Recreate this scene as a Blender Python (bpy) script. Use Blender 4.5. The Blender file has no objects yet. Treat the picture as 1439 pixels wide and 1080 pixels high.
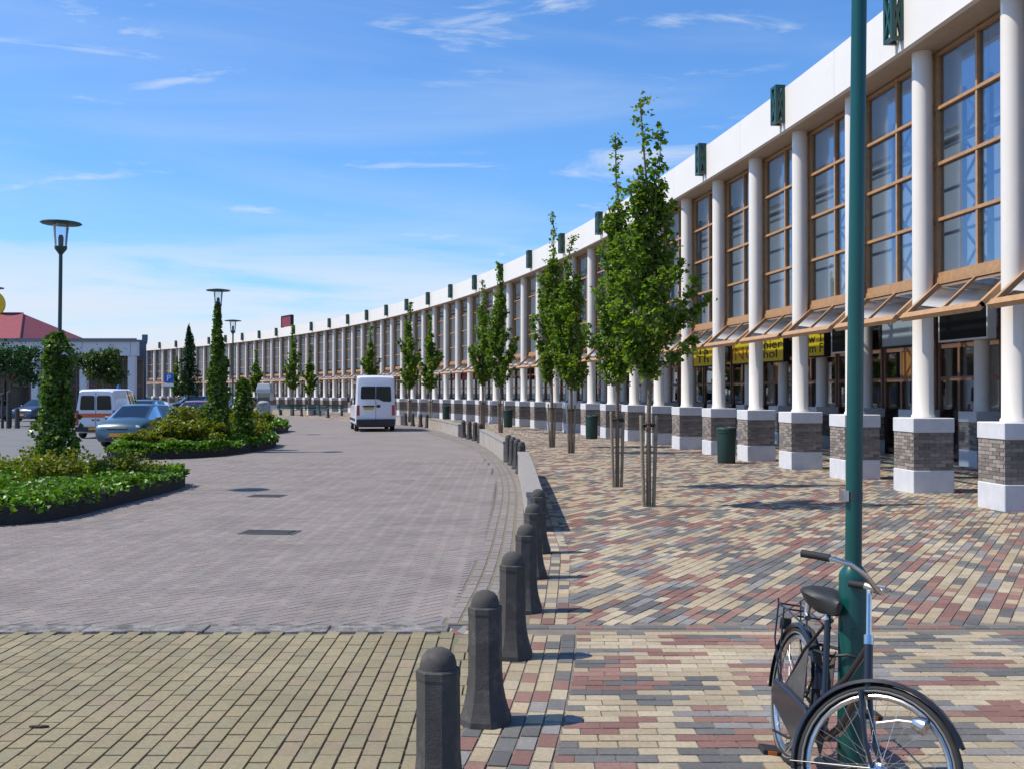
import bpy, bmesh, math, random
import numpy as np
from mathutils import Vector, Matrix

R = math.radians
SC = bpy.context.scene
COL = SC.collection
rnd = random.Random(7)

# ------------------------------------------------------------------ camera, sky, sun, exposure
EYE = 1.85
cam = bpy.data.cameras.new('camera'); cam_o = bpy.data.objects.new('camera', cam); COL.objects.link(cam_o)
cam.sensor_width = 36; cam.lens = 36 * 1450 / 1439; cam.clip_start = 0.05; cam.clip_end = 6000
cam_o.location = (0, 0, EYE); cam_o.rotation_euler = (R(90 + 0.474), 0, 0)
SC.camera = cam_o

SUN_EL, SUN_AZ = 55.0, -94.0           # azimuth clockwise from +Y: the sun stands to the left
W = bpy.data.worlds.new('World'); SC.world = W; W.use_nodes = True
wn, wl = W.node_tree.nodes, W.node_tree.links
bg = wn['Background']; bg.inputs[1].default_value = 0.135
sky = wn.new('ShaderNodeTexSky'); sky.sky_type = 'NISHITA'; sky.sun_disc = False
sky.sun_elevation = R(SUN_EL); sky.sun_rotation = R(SUN_AZ)
sky.altitude = 0; sky.air_density = 1.0; sky.dust_density = 0.4; sky.ozone_density = 3.0
def wmath(op, a, b=None, c=None, clamp=False):
    n = wn.new('ShaderNodeMath'); n.operation = op; n.use_clamp = clamp
    for i, v in enumerate((a, b, c)):
        if v is None: continue
        if isinstance(v, (int, float)): n.inputs[i].default_value = v
        else: wl.new(v, n.inputs[i])
    return n.outputs[0]
def wramp(val, a, b):
    n = wn.new('ShaderNodeMapRange'); n.interpolation_type = 'SMOOTHSTEP'
    n.inputs[1].default_value = a; n.inputs[2].default_value = b; wl.new(val, n.inputs[0]); return n.outputs[0]
tc = wn.new('ShaderNodeTexCoord'); sep = wn.new('ShaderNodeSeparateXYZ'); wl.new(tc.outputs['Generated'], sep.inputs[0])
def wnoise(scale, loc, detail=7, rough=0.6, dist=0.4):
    mp = wn.new('ShaderNodeMapping'); mp.inputs['Scale'].default_value = scale; mp.inputs['Location'].default_value = loc
    wl.new(tc.outputs['Generated'], mp.inputs[0])
    n = wn.new('ShaderNodeTexNoise'); n.inputs['Scale'].default_value = 1.0; n.inputs['Detail'].default_value = detail
    n.inputs['Roughness'].default_value = rough; n.inputs['Distortion'].default_value = dist
    wl.new(mp.outputs[0], n.inputs['Vector']); return n.outputs[0]
z = sep.outputs[2]
n_low = wnoise((2.6, 2.6, 20), (3.1, 0.4, 0.2))
n_wisp = wnoise((5.5, 5.5, 34), (8.3, 2.0, 1.0), 8, 0.62, 0.6)
n_veil = wnoise((1.6, 1.6, 12), (1.3, 5.0, 2.2), 6, 0.55, 0.5)
low_prof = wmath('SUBTRACT', 1.0, wramp(wmath('ADD', z, wmath('MULTIPLY', wmath('SUBTRACT', n_low, 0.5), 0.20)), 0.085, 0.165))
low = wmath('MULTIPLY', low_prof, wramp(n_low, 0.20, 0.56))
wisp = wmath('MULTIPLY', wramp(n_wisp, 0.545, 0.74), wmath('SUBTRACT', 1.0, wramp(z, 0.33, 0.6)))
veil = wmath('MULTIPLY', wramp(n_veil, 0.45, 0.85), 0.30)
cov = wmath('MAXIMUM', wmath('MULTIPLY', low, 0.90), wmath('MAXIMUM', wmath('MULTIPLY', wisp, 0.6), veil), clamp=True)
tint = wn.new('ShaderNodeMix'); tint.data_type = 'RGBA'; tint.blend_type = 'MULTIPLY'; tint.inputs[0].default_value = 1.0
wl.new(sky.outputs[0], tint.inputs[6]); tint.inputs[7].default_value = (0.64, 1.0, 1.36, 1)
mixc = wn.new('ShaderNodeMix'); mixc.data_type = 'RGBA'; wl.new(cov, mixc.inputs[0])
wl.new(tint.outputs[2], mixc.inputs[6]); mixc.inputs[7].default_value = (5.4, 5.9, 6.7, 1)
wl.new(mixc.outputs[2], bg.inputs[0])

sv = Vector((math.sin(R(SUN_AZ)) * math.cos(R(SUN_EL)), math.cos(R(SUN_AZ)) * math.cos(R(SUN_EL)), math.sin(R(SUN_EL))))
sl = bpy.data.lights.new('sun', 'SUN'); sl.energy = 5.0; sl.angle = R(0.5); sl.color = (1.0, 0.915, 0.775)
so = bpy.data.objects.new('sun', sl); COL.objects.link(so); so.rotation_euler = sv.to_track_quat('Z', 'Y').to_euler(); so.location = (-30, 0, 60)
SC.view_settings.view_transform = 'Standard'; SC.view_settings.look = 'None'; SC.view_settings.gamma = 1
SC.view_settings.exposure = 0.06
SC.cycles.max_bounces = 8; SC.cycles.transparent_max_bounces = 24; SC.cycles.caustics_reflective = False; SC.cycles.caustics_refractive = False

# ------------------------------------------------------------------ materials
def nd(m, t): return m.node_tree.nodes.new(t)
def mat(name, col, rough=0.7, metal=0.0, var=0.12, vscale=6.0, bump=0.0, bscale=60.0, island=0.0, spec=0.5, coat=0.0, dirt=None):
    """principled material: base colour varied by world-space noise (and per island), fine bump, optional dirt patches"""
    m = bpy.data.materials.new(name); m.use_nodes = True
    nt = m.node_tree; L = nt.links; b = nt.nodes['Principled BSDF']
    b.inputs['Roughness'].default_value = rough; b.inputs['Metallic'].default_value = metal
    b.inputs['Specular IOR Level'].default_value = spec; b.inputs['Coat Weight'].default_value = coat
    b.inputs['Coat Roughness'].default_value = 0.05
    geo = nd(m, 'ShaderNodeNewGeometry')
    n = nd(m, 'ShaderNodeTexNoise'); n.inputs['Scale'].default_value = vscale; n.inputs['Detail'].default_value = 6; n.inputs['Roughness'].default_value = 0.65
    L.new(geo.outputs['Position'], n.inputs['Vector'])
    val = nd(m, 'ShaderNodeMapRange'); val.inputs[1].default_value = 0.25; val.inputs[2].default_value = 0.75
    val.inputs[3].default_value = 1 - var; val.inputs[4].default_value = 1 + var; L.new(n.outputs[0], val.inputs[0])
    src = val.outputs[0]
    if island:
        mr = nd(m, 'ShaderNodeMapRange'); mr.inputs[3].default_value = 1 - island; mr.inputs[4].default_value = 1 + island
        L.new(geo.outputs['Random Per Island'], mr.inputs[0])
        mu = nd(m, 'ShaderNodeMath'); mu.operation = 'MULTIPLY'; L.new(src, mu.inputs[0]); L.new(mr.outputs[0], mu.inputs[1]); src = mu.outputs[0]
    mul = nd(m, 'ShaderNodeMix'); mul.data_type = 'RGBA'; mul.blend_type = 'MULTIPLY'; mul.inputs[0].default_value = 1
    mul.inputs[6].default_value = (*col, 1); L.new(src, mul.inputs[7])
    out = mul.outputs[2]
    if dirt:
        dcol, dscale, lo, hi = dirt
        dn = nd(m, 'ShaderNodeTexNoise'); dn.inputs['Scale'].default_value = dscale; dn.inputs['Detail'].default_value = 8; dn.inputs['Roughness'].default_value = 0.7
        L.new(geo.outputs['Position'], dn.inputs['Vector'])
        dr = nd(m, 'ShaderNodeMapRange'); dr.inputs[1].default_value = lo; dr.inputs[2].default_value = hi; L.new(dn.outputs[0], dr.inputs[0])
        dm = nd(m, 'ShaderNodeMix'); dm.data_type = 'RGBA'; L.new(dr.outputs[0], dm.inputs[0]); L.new(out, dm.inputs[6]); dm.inputs[7].default_value = (*dcol, 1)
        out = dm.outputs[2]
    L.new(out, b.inputs['Base Color'])
    if bump:
        bn = nd(m, 'ShaderNodeTexNoise'); bn.inputs['Scale'].default_value = bscale; bn.inputs['Detail'].default_value = 5
        L.new(geo.outputs['Position'], bn.inputs['Vector'])
        bp = nd(m, 'ShaderNodeBump'); bp.inputs['Strength'].default_value = bump; bp.inputs['Distance'].default_value = 0.01
        L.new(bn.outputs[0], bp.inputs['Height']); L.new(bp.outputs[0], b.inputs['Normal'])
    return m
def glass(name, tint, refl=1.0, rough=0.0, base=0.05):
    """thin architectural pane: tinted see-through plus a Fresnel mirror"""
    m = bpy.data.materials.new(name); m.use_nodes = True; nt = m.node_tree; L = nt.links
    nt.nodes.remove(nt.nodes['Principled BSDF'])
    tr = nd(m, 'ShaderNodeBsdfTransparent'); tr.inputs[0].default_value = (*tint, 1)
    gl = nd(m, 'ShaderNodeBsdfGlossy'); gl.inputs['Roughness'].default_value = rough; gl.inputs[0].default_value = (0.95, 0.97, 1, 1)
    fr = nd(m, 'ShaderNodeLayerWeight'); fr.inputs[0].default_value = 0.32
    ma = nd(m, 'ShaderNodeMath'); ma.operation = 'MULTIPLY_ADD'; ma.use_clamp = True; ma.inputs[1].default_value = refl; ma.inputs[2].default_value = base
    L.new(fr.outputs['Fresnel'], ma.inputs[0])
    mx = nd(m, 'ShaderNodeMixShader'); L.new(ma.outputs[0], mx.inputs[0]); L.new(tr.outputs[0], mx.inputs[1]); L.new(gl.outputs[0], mx.inputs[2])
    L.new(mx.outputs[0], nt.nodes['Material Output'].inputs[0]); return m
def leafmat(name, col, trans=0.35, island=0.45, rough=0.45):
    m = bpy.data.materials.new(name); m.use_nodes = True; nt = m.node_tree; L = nt.links; b = nt.nodes['Principled BSDF']
    geo = nd(m, 'ShaderNodeNewGeometry')
    cr = nd(m, 'ShaderNodeValToRGB'); e = cr.color_ramp.elements
    e[0].position = 0; e[0].color = (*[c * (1 - island) for c in col], 1)
    e[1].position = 1; e[1].color = (col[0] * (1 + island * 1.25), col[1] * (1 + island), col[2] * (1 + island * .5), 1)
    L.new(geo.outputs['Random Per Island'], cr.inputs[0]); L.new(cr.outputs[0], b.inputs['Base Color'])
    b.inputs['Roughness'].default_value = rough; b.inputs['Specular IOR Level'].default_value = 0.4
    t = nd(m, 'ShaderNodeBsdfTranslucent'); hs = nd(m, 'ShaderNodeHueSaturation'); hs.inputs['Value'].default_value = 1.5; hs.inputs['Saturation'].default_value = 1.1
    L.new(cr.outputs[0], hs.inputs['Color']); L.new(hs.outputs[0], t.inputs[0])
    mx = nd(m, 'ShaderNodeMixShader'); mx.inputs[0].default_value = trans
    L.new(b.outputs[0], mx.inputs[1]); L.new(t.outputs[0], mx.inputs[2]); L.new(mx.outputs[0], nt.nodes['Material Output'].inputs[0])
    return m

M = {}
M['white_col'] = mat('white_column_paint', (0.76, 0.715, 0.655), 0.55, var=0.04, vscale=1.2, dirt=((0.55, 0.51, 0.47), 1.6, 0.60, 0.95))
M['fascia'] = mat('white_fascia_panel', (0.78, 0.745, 0.695), 0.45, var=0.03, vscale=0.8, dirt=((0.60, 0.57, 0.53), 1.1, 0.60, 0.95))
M['soffit'] = mat('tan_soffit', (0.46, 0.38, 0.30), 0.7)
M['wood'] = mat('orange_stained_wood', (0.42, 0.24, 0.115), 0.5, var=0.22, vscale=9, bump=.15)
M['wood_dark'] = mat('brown_stained_wood', (0.26, 0.14, 0.10), 0.5, var=0.2, vscale=9)
M['concrete'] = mat('pale_grey_concrete', (0.60, 0.605, 0.63), 0.8, var=0.10, vscale=5, bump=.25, dirt=((0.42, 0.41, 0.41), 2.2, 0.6, 0.95))
M['brick_ped'] = mat('grey_brown_brick', (0.24, 0.205, 0.18), 0.9, var=0.2, vscale=20, island=0.38, bump=.4, bscale=120)
M['mortar'] = mat('grey_mortar', (0.30, 0.28, 0.26), 0.95)
M['emblem'] = mat('dark_green_metal', (0.012, 0.060, 0.048), 0.4, var=0.15)
M['pole'] = mat('teal_green_pole_paint', (0.004, 0.072, 0.066), 0.30, var=0.12, vscale=3, spec=.5, dirt=((0.02, 0.07, 0.065), 5, 0.65, 0.95))
M['pole_far'] = mat('dark_lamp_metal', (0.02, 0.055, 0.06), 0.4, var=0.1)
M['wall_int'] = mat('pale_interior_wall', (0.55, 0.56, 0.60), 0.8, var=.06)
M['beam'] = mat('beige_beam', (0.50, 0.44, 0.36), 0.7)
M['steel'] = mat('blue_grey_steel', (0.13, 0.17, 0.24), 0.5)
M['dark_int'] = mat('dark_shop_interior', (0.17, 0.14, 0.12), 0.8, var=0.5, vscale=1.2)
M['orange_panel'] = mat('orange_brown_panel', (0.36, 0.16, 0.04), 0.5)
M['glass'] = glass('window_glass', (0.74, 0.81, 0.90), 0.42, base=.06)
M['glass_awn'] = glass('awning_glass', (0.80, 0.86, 0.86), 0.8, base=.05)
M['glass_shop'] = glass('shop_glass', (0.78, 0.80, 0.80), 0.5, base=.05)
M['glass_car'] = glass('car_glass', (0.10, 0.14, 0.15), 0.9, base=.10)
M['glass_lamp'] = glass('lamp_glass', (0.88, 0.92, 0.95), 0.9, base=.05)
M['bollard'] = mat('dark_weathered_concrete', (0.062, 0.058, 0.055), 0.9, var=0.25, vscale=14, bump=.3, bscale=110, dirt=((0.14, 0.13, 0.12), 7, 0.55, 0.8))
M['lowwall'] = mat('beige_grey_wall_concrete', (0.37, 0.335, 0.30), 0.9, var=0.14, vscale=6, bump=.5, dirt=((0.20, 0.18, 0.16), 2.5, 0.5, 0.8))
M['lowwall_cap'] = mat('grey_wall_coping', (0.27, 0.25, 0.235), 0.9, var=0.16, vscale=6, bump=.5)
M['kerb'] = mat('dark_planter_kerb', (0.035, 0.032, 0.033), 0.95, var=0.3, vscale=8, bump=.6)
M['kerbstone'] = mat('grey_kerb_stone', (0.24, 0.225, 0.215), 0.9, var=0.45, vscale=14, bump=.8, dirt=((0.085, 0.08, 0.075), 5, 0.44, 0.62))
M['soil'] = mat('dark_bed_soil', (0.045, 0.036, 0.026), 1.0, var=0.4, vscale=5, bump=.8)
M['asphalt'] = mat('grey_asphalt', (0.16, 0.16, 0.165), 0.9, var=0.12, vscale=1.5, bump=.3, dirt=((0.11, 0.11, 0.11), .4, 0.5, 0.8))
M['trunk'] = mat('grey_brown_bark', (0.16, 0.12, 0.085), 0.95, var=0.3, vscale=14, bump=.6)
M['stake'] = mat('weathered_stake_wood', (0.26, 0.215, 0.15), 0.9, var=0.3, vscale=10, bump=.4)
M['rubber'] = mat('black_rubber', (0.018, 0.018, 0.019), 0.75)
M['bike'] = mat('black_bike_enamel', (0.012, 0.012, 0.017), 0.28, var=.2, coat=.4)
M['chrome'] = mat('worn_chrome', (0.62, 0.60, 0.58), 0.25, metal=1, var=.2, vscale=20)
M['black_plastic'] = mat('black_plastic', (0.02, 0.02, 0.022), 0.55)
M['tyre_wall'] = mat('grey_tyre_wall', (0.16, 0.155, 0.15), 0.8)
M['guard'] = mat('grey_coat_guard', (0.075, 0.072, 0.070), 0.65, var=.3, vscale=12)
M['reflector'] = mat('orange_reflector', (0.7, 0.16, 0.02), 0.25)
M['bin'] = mat('dark_green_bin', (0.010, 0.040, 0.034), 0.5, var=.15)
M['white_paint'] = mat('white_vehicle_paint', (0.74, 0.75, 0.79), 0.3, var=0.03, coat=.5)
M['blue_paint'] = mat('light_blue_vehicle_paint', (0.034, 0.082, 0.122), 0.32, metal=.1, var=0.03, coat=.6)
M['navy_paint'] = mat('navy_vehicle_paint', (0.03, 0.06, 0.12), 0.3, var=0.03, coat=.6)
M['red_paint'] = mat('maroon_vehicle_paint', (0.26, 0.035, 0.045), 0.3, var=0.03, coat=.6)
M['violet_paint'] = mat('violet_blue_vehicle_paint', (0.07, 0.06, 0.20), 0.3, var=0.03, coat=.6)
M['teal_paint'] = mat('teal_vehicle_paint', (0.03, 0.12, 0.13), 0.3, var=0.03, coat=.6)
M['silver_paint'] = mat('silver_vehicle_paint', (0.45, 0.46, 0.48), 0.3, metal=.5, var=0.03, coat=.6)
M['stripe'] = mat('orange_red_stripe', (0.72, 0.12, 0.03), 0.4, var=.03)
M['dark_pane'] = mat('dark_tinted_pane', (0.010, 0.016, 0.017), 0.12, var=.1, spec=.35)
M['tail'] = mat('red_tail_lamp', (0.40, 0.012, 0.025), 0.2, var=.05, coat=.6)
M['head'] = mat('clear_head_lamp', (0.62, 0.64, 0.66), 0.12, metal=.4, var=.1, coat=.8)
M['plate'] = mat('yellow_number_plate', (0.62, 0.40, 0.03), 0.5, var=.03)
M['amber'] = mat('amber_plate', (0.65, 0.30, 0.02), 0.5, var=.03)
M['sign_yellow'] = mat('yellow_shop_sign', (0.80, 0.58, 0.01), 0.5, var=.05)
M['sign_black'] = mat('black_sign_panel', (0.008, 0.008, 0.009), 0.55, spec=.15)
M['ink'] = mat('black_ink', (0.01, 0.01, 0.01), 0.7)
M['ink_orange'] = mat('orange_ink', (0.50, 0.09, 0.004), 0.6)
M['sign_grey'] = mat('pale_blue_grey_sign', (0.36, 0.42, 0.47), 0.5, var=.04)
M['white_trim'] = mat('white_trim', (0.75, 0.75, 0.75), 0.5, var=.04)
M['sign_blue'] = mat('blue_road_sign', (0.01, 0.10, 0.42), 0.4, var=.03)
M['red_roof'] = mat('red_roof_tiles', (0.24, 0.048, 0.060), 0.8, var=.12, vscale=3)
M['grey_clad'] = mat('grey_blue_cladding', (0.13, 0.15, 0.19), 0.6, var=.06)
M['beam_lilac'] = mat('pale_lilac_concrete', (0.70, 0.66, 0.65), 0.75, var=.06)
M['darkwin'] = mat('dark_brown_window', (0.05, 0.035, 0.032), 0.25, var=.4, vscale=.8)
M['bench'] = mat('green_bench_paint', (0.02, 0.09, 0.07), 0.5)
M['cabinet'] = mat('grey_green_cabinet', (0.28, 0.32, 0.33), 0.6)
M['grate'] = mat('cast_iron_grate', (0.07, 0.068, 0.068), 0.7, var=.2)
M['red_sign'] = mat('dark_red_sign', (0.22, 0.012, 0.03), 0.5)
M['leaf_tree'] = leafmat('ginkgo_leaf', (0.125, 0.215, 0.030), 0.5, .5)
M['leaf_dark'] = leafmat('dark_tree_leaf', (0.026, 0.075, 0.020), 0.3, .5)
M['leaf_mid'] = leafmat('bushy_tree_leaf', (0.055, 0.095, 0.022), 0.35, .5)
M['leaf_ivy'] = leafmat('ivy_leaf', (0.100, 0.215, 0.022), 0.25, .6, .38)
M['leaf_ivy_dark'] = leafmat('climbing_ivy_leaf', (0.085, 0.165, 0.028), 0.25, .65, .38)
M['leaf_shrub'] = leafmat('olive_shrub_leaf', (0.150, 0.185, 0.020), 0.35, .5)

# paving colours
def pav(name, c, isl=.12): return mat(name, c, 0.85, var=0.24, vscale=38, island=isl, bump=.45, bscale=150, spec=.35, dirt=((c[0]*.60, c[1]*.60, c[2]*.60), .9, 0.44, 0.82))
P_PLAZA = [pav('buff_paver', (0.375, 0.305, 0.205)), pav('sand_paver', (0.41, 0.345, 0.245)), pav('red_paver', (0.225, 0.122, 0.103)),
           pav('brown_red_paver', (0.265, 0.155, 0.125)), pav('grey_paver', (0.152, 0.150, 0.145)), pav('dark_grey_paver', (0.120, 0.118, 0.116)),
           pav('light_grey_paver', (0.245, 0.235, 0.225))]
P_YEL = [pav('yellow_grey_paver', (0.272, 0.232, 0.142)), pav('tan_paver', (0.285, 0.236, 0.142)), pav('olive_grey_paver', (0.258, 0.226, 0.142)), pav('rose_tan_paver', (0.275, 0.222, 0.145))]
P_ROAD = [pav('lilac_grey_paver', (0.245, 0.213, 0.198), .08), pav('grey_rose_paver', (0.258, 0.218, 0.199), .08), pav('mid_grey_paver', (0.232, 0.207, 0.196), .08)]
M['joint_plaza'] = mat('plaza_joint_sand', (0.17, 0.145, 0.12), 0.95, var=.2, vscale=8)
M['joint_yel'] = mat('yellow_joint_sand', (0.165, 0.145, 0.10), 0.95, var=.2, vscale=8)
M['joint_road'] = mat('road_joint_sand', (0.19, 0.174, 0.172), 0.95, var=.15, vscale=3)
def tex_paving(name, cols, size, rot, base):
    """far paving: brick texture in the colours of the built pavers"""
    m = bpy.data.materials.new(name); m.use_nodes = True; nt = m.node_tree; L = nt.links; b = nt.nodes['Principled BSDF']
    b.inputs['Roughness'].default_value = .88; b.inputs['Specular IOR Level'].default_value = .3
    geo = nd(m, 'ShaderNodeNewGeometry'); mp = nd(m, 'ShaderNodeMapping'); mp.inputs['Rotation'].default_value = (0, 0, rot); mp.inputs['Scale'].default_value = size
    L.new(geo.outputs['Position'], mp.inputs[0])
    vo = nd(m, 'ShaderNodeTexVoronoi'); vo.feature = 'F1'; vo.inputs['Scale'].default_value = 1; vo.inputs['Randomness'].default_value = .6; vo.distance = 'CHEBYCHEV'
    L.new(mp.outputs[0], vo.inputs['Vector'])
    sepc = nd(m, 'ShaderNodeSeparateColor'); L.new(vo.outputs['Color'], sepc.inputs[0])
    cr = nd(m, 'ShaderNodeValToRGB'); cr.color_ramp.interpolation = 'CONSTANT'
    e = cr.color_ramp.elements; n = len(cols)
    while len(e) < n: e.new(0.5)
    for i, c in enumerate(cols): e[i].position = i / n; e[i].color = (*c, 1)
    L.new(sepc.outputs[0], cr.inputs[0])
    no = nd(m, 'ShaderNodeTexNoise'); no.inputs['Scale'].default_value = .5; no.inputs['Detail'].default_value = 8; no.inputs['Roughness'].default_value = .7
    L.new(geo.outputs['Position'], no.inputs['Vector'])
    mr = nd(m, 'ShaderNodeMapRange'); mr.inputs[1].default_value = .3; mr.inputs[2].default_value = .7; mr.inputs[3].default_value = .84 * base; mr.inputs[4].default_value = 1.1 * base
    L.new(no.outputs[0], mr.inputs[0])
    mu = nd(m, 'ShaderNodeMix'); mu.data_type = 'RGBA'; mu.blend_type = 'MULTIPLY'; mu.inputs[0].default_value = 1
    L.new(cr.outputs[0], mu.inputs[6]); L.new(mr.outputs[0], mu.inputs[7]); L.new(mu.outputs[2], b.inputs['Base Color']); return m
PC = [(0.405, 0.335, 0.225), (0.215, 0.112, 0.095), (0.45, 0.385, 0.275), (0.135, 0.138, 0.14), (0.265, 0.155, 0.125), (0.42, 0.35, 0.24), (0.10, 0.103, 0.11), (0.245, 0.235, 0.225)]
M['plaza_far'] = tex_paving('plaza_paver_mix', PC, (9.5, 3.2, 1), 0.5, .92)
M['road_far'] = tex_paving('road_paver_mix', [(0.245, 0.213, 0.198), (0.258, 0.218, 0.199), (0.232, 0.207, 0.196), (0.244, 0.212, 0.198)], (9.5, 4.7, 1), 0.78, .93)

# ------------------------------------------------------------------ mesh helpers
class MB:
    def __init__(s): s.v = []; s.f = []; s.mi = []
    def add(s, vs, fs, mi=0):
        o = len(s.v); s.v.extend([tuple(p) for p in vs]); s.f.extend([tuple(i + o for i in f) for f in fs]); s.mi.extend([mi] * len(fs)); return s
    def box(s, x0, x1, y0, y1, z0, z1, mi=0, mtx=None):
        vs = [Vector(p) for p in ((x0,y0,z0),(x1,y0,z0),(x1,y1,z0),(x0,y1,z0),(x0,y0,z1),(x1,y0,z1),(x1,y1,z1),(x0,y1,z1))]
        if mtx is not None: vs = [mtx @ p for p in vs]
        return s.add(vs, [(0,3,2,1),(4,5,6,7),(0,1,5,4),(1,2,6,5),(2,3,7,6),(3,0,4,7)], mi)
    def bar(s, a, b, w, h=None, mi=0, up=(0,0,1)):
        a, b = Vector(a), Vector(b); h = h or w; d = (b - a); ln = d.length; d.normalize(); u = Vector(up)
        if abs(d.dot(u)) > .98: u = Vector((1,0,0))
        x = d.cross(u).normalized(); zz = x.cross(d).normalized()
        m = Matrix((x, d, zz)).transposed().to_4x4(); m.translation = a
        return s.box(-w/2, w/2, 0, ln, -h/2, h/2, mi, m)
    def tube(s, pts, r, n=8, mi=0, cap=True, closed=False):
        pts = [Vector(p) for p in pts]; k = len(pts); rs = r if isinstance(r, (list, tuple)) else [r] * k
        vs = []; ref = None
        for i, p in enumerate(pts):
            if closed: t = pts[(i+1) % k] - pts[i-1]
            else: t = pts[min(i+1, k-1)] - pts[max(i-1, 0)]
            t.normalize()
            if ref is None: ref = Vector((0,0,1)) if abs(t.z) < .9 else Vector((1,0,0))
            x = t.cross(ref).normalized(); ref = x.cross(t).normalized()
            for j in range(n):
                a = 2 * math.pi * j / n; vs.append(p + (x * math.cos(a) + ref * math.sin(a)) * rs[i])
        fs = []
        for i in range(k if closed else k - 1):
            i2 = (i + 1) % k
            for j in range(n): fs.append((i*n+j, i*n+(j+1)%n, i2*n+(j+1)%n, i2*n+j))
        if cap and not closed: fs.append(tuple(range(n-1, -1, -1))); fs.append(tuple((k-1)*n + j for j in range(n)))
        return s.add(vs, fs, mi)
    def lathe(s, prof, n=16, mi=0, mtx=None, phase=0.0, cap=True):
        vs = []
        for r, zz in prof:
            for j in range(n):
                a = 2 * math.pi * j / n + phase; vs.append(Vector((r*math.cos(a), r*math.sin(a), zz)))
        if mtx is not None: vs = [mtx @ p for p in vs]
        fs = [(i*n+j, i*n+(j+1)%n, (i+1)*n+(j+1)%n, (i+1)*n+j) for i in range(len(prof)-1) for j in range(n)]
        if cap: fs.append(tuple(range(n-1, -1, -1))); fs.append(tuple((len(prof)-1)*n + j for j in range(n)))
        return s.add(vs, fs, mi)
    def prism(s, poly, z0, z1, mi=0, mtx=None):
        n = len(poly); vs = [Vector((x, y, z0)) for x, y in poly] + [Vector((x, y, z1)) for x, y in poly]
        if mtx is not None: vs = [mtx @ p for p in vs]
        return s.add(vs, [tuple(range(n-1, -1, -1)), tuple(range(n, 2*n))] + [(i, (i+1)%n, n+(i+1)%n, n+i) for i in range(n)], mi)
    def mesh(s, name, mats, smooth=False, bevel=0.0):
        me = bpy.data.meshes.new(name); me.from_pydata(s.v, [], s.f); me.update()
        for m in (mats if isinstance(mats, (list, tuple)) else [mats]): me.materials.append(m)
        if any(s.mi): me.polygons.foreach_set('material_index', s.mi)
        if bevel:
            bm = bmesh.new(); bm.from_mesh(me); bmesh.ops.bevel(bm, geom=list(bm.edges), offset=bevel, segments=1, affect='EDGES', profile=.5); bm.to_mesh(me); bm.free()
        if smooth:
            me.polygons.foreach_set('use_smooth', [True] * len(me.polygons))
            try: me.set_sharp_from_angle(angle=R(38))
            except Exception: pass
        return me
    def obj(s, name, mats, parent=None, smooth=False, bevel=0.0): return link(name, s.mesh(name, mats, smooth, bevel), parent)
def link(name, data, parent=None, loc=None, rotz=None, mtx=None):
    o = bpy.data.objects.new(name, data); COL.objects.link(o)
    if parent is not None: o.parent = parent
    if loc is not None: o.location = loc
    if rotz is not None: o.rotation_euler = (0, 0, rotz)
    if mtx is not None: o.matrix_local = mtx
    return o
def tag(o, label=None, cat=None, group=None, kind=None):
    for k, v in (('label', label), ('category', cat), ('group', group), ('kind', kind)):
        if v: o[k] = v
    return o
def thing(name, label, cat, loc=(0,0,0), rotz=0.0, group=None): return tag(link(name, None, None, loc, rotz), label, cat, group)
def copy_tree(o, parent=None):
    c = o.copy(); COL.objects.link(c); c.parent = parent
    for ch in o.children: copy_tree(ch, c)
    return c
def np_mesh(name, V, F4, mats, mi=None, smooth=False):
    me = bpy.data.meshes.new(name); V = np.asarray(V, np.float32).reshape(-1, 3); F4 = np.asarray(F4, np.int32).reshape(-1, 4)
    me.vertices.add(len(V)); me.vertices.foreach_set('co', V.ravel())
    me.loops.add(F4.size); me.loops.foreach_set('vertex_index', F4.ravel())
    me.polygons.add(len(F4)); me.polygons.foreach_set('loop_start', np.arange(0, F4.size, 4, dtype=np.int32)); me.polygons.foreach_set('loop_total', np.full(len(F4), 4, np.int32))
    for m in mats: me.materials.append(m)
    if mi is not None: me.polygons.foreach_set('material_index', np.asarray(mi, np.int32))
    me.polygons.foreach_set('use_smooth', np.zeros(len(F4), bool)); me.update(calc_edges=True); me.validate(); return me
def sheet(name, poly, zz, m, parent=None):
    me = bpy.data.meshes.new(name); bm = bmesh.new()
    f = bm.faces.new([bm.verts.new((x, y, zz)) for x, y in poly]); bm.normal_update()
    if f.normal.z < 0: f.normal_flip()
    bmesh.ops.triangulate(bm, faces=bm.faces[:]); bm.to_mesh(me); bm.free(); me.materials.append(m)
    return link(name, me, parent)
def interp(pts):
    ys = [p[1] for p in pts]; xs = [p[0] for p in pts]
    def f(y):
        if y <= ys[0]: return xs[0] + (y - ys[0]) * (xs[1]-xs[0])/(ys[1]-ys[0])
        if y >= ys[-1]: return xs[-1] + (y - ys[-1]) * (xs[-1]-xs[-2])/(ys[-1]-ys[-2])
        i = 0
        while ys[i+1] < y: i += 1
        h = ys[i+1]-ys[i]; t = (y-ys[i])/h
        def sl(k):
            if k == 0: return (xs[1]-xs[0])/(ys[1]-ys[0])
            if k == len(ys)-1: return (xs[-1]-xs[-2])/(ys[-1]-ys[-2])
            return (xs[k+1]-xs[k-1])/(ys[k+1]-ys[k-1])
        m0, m1 = sl(i)*h, sl(i+1)*h
        return (2*t**3-3*t**2+1)*xs[i] + (t**3-2*t**2+t)*m0 + (-2*t**3+3*t**2)*xs[i+1] + (t**3-t**2)*m1
    return f
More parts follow.
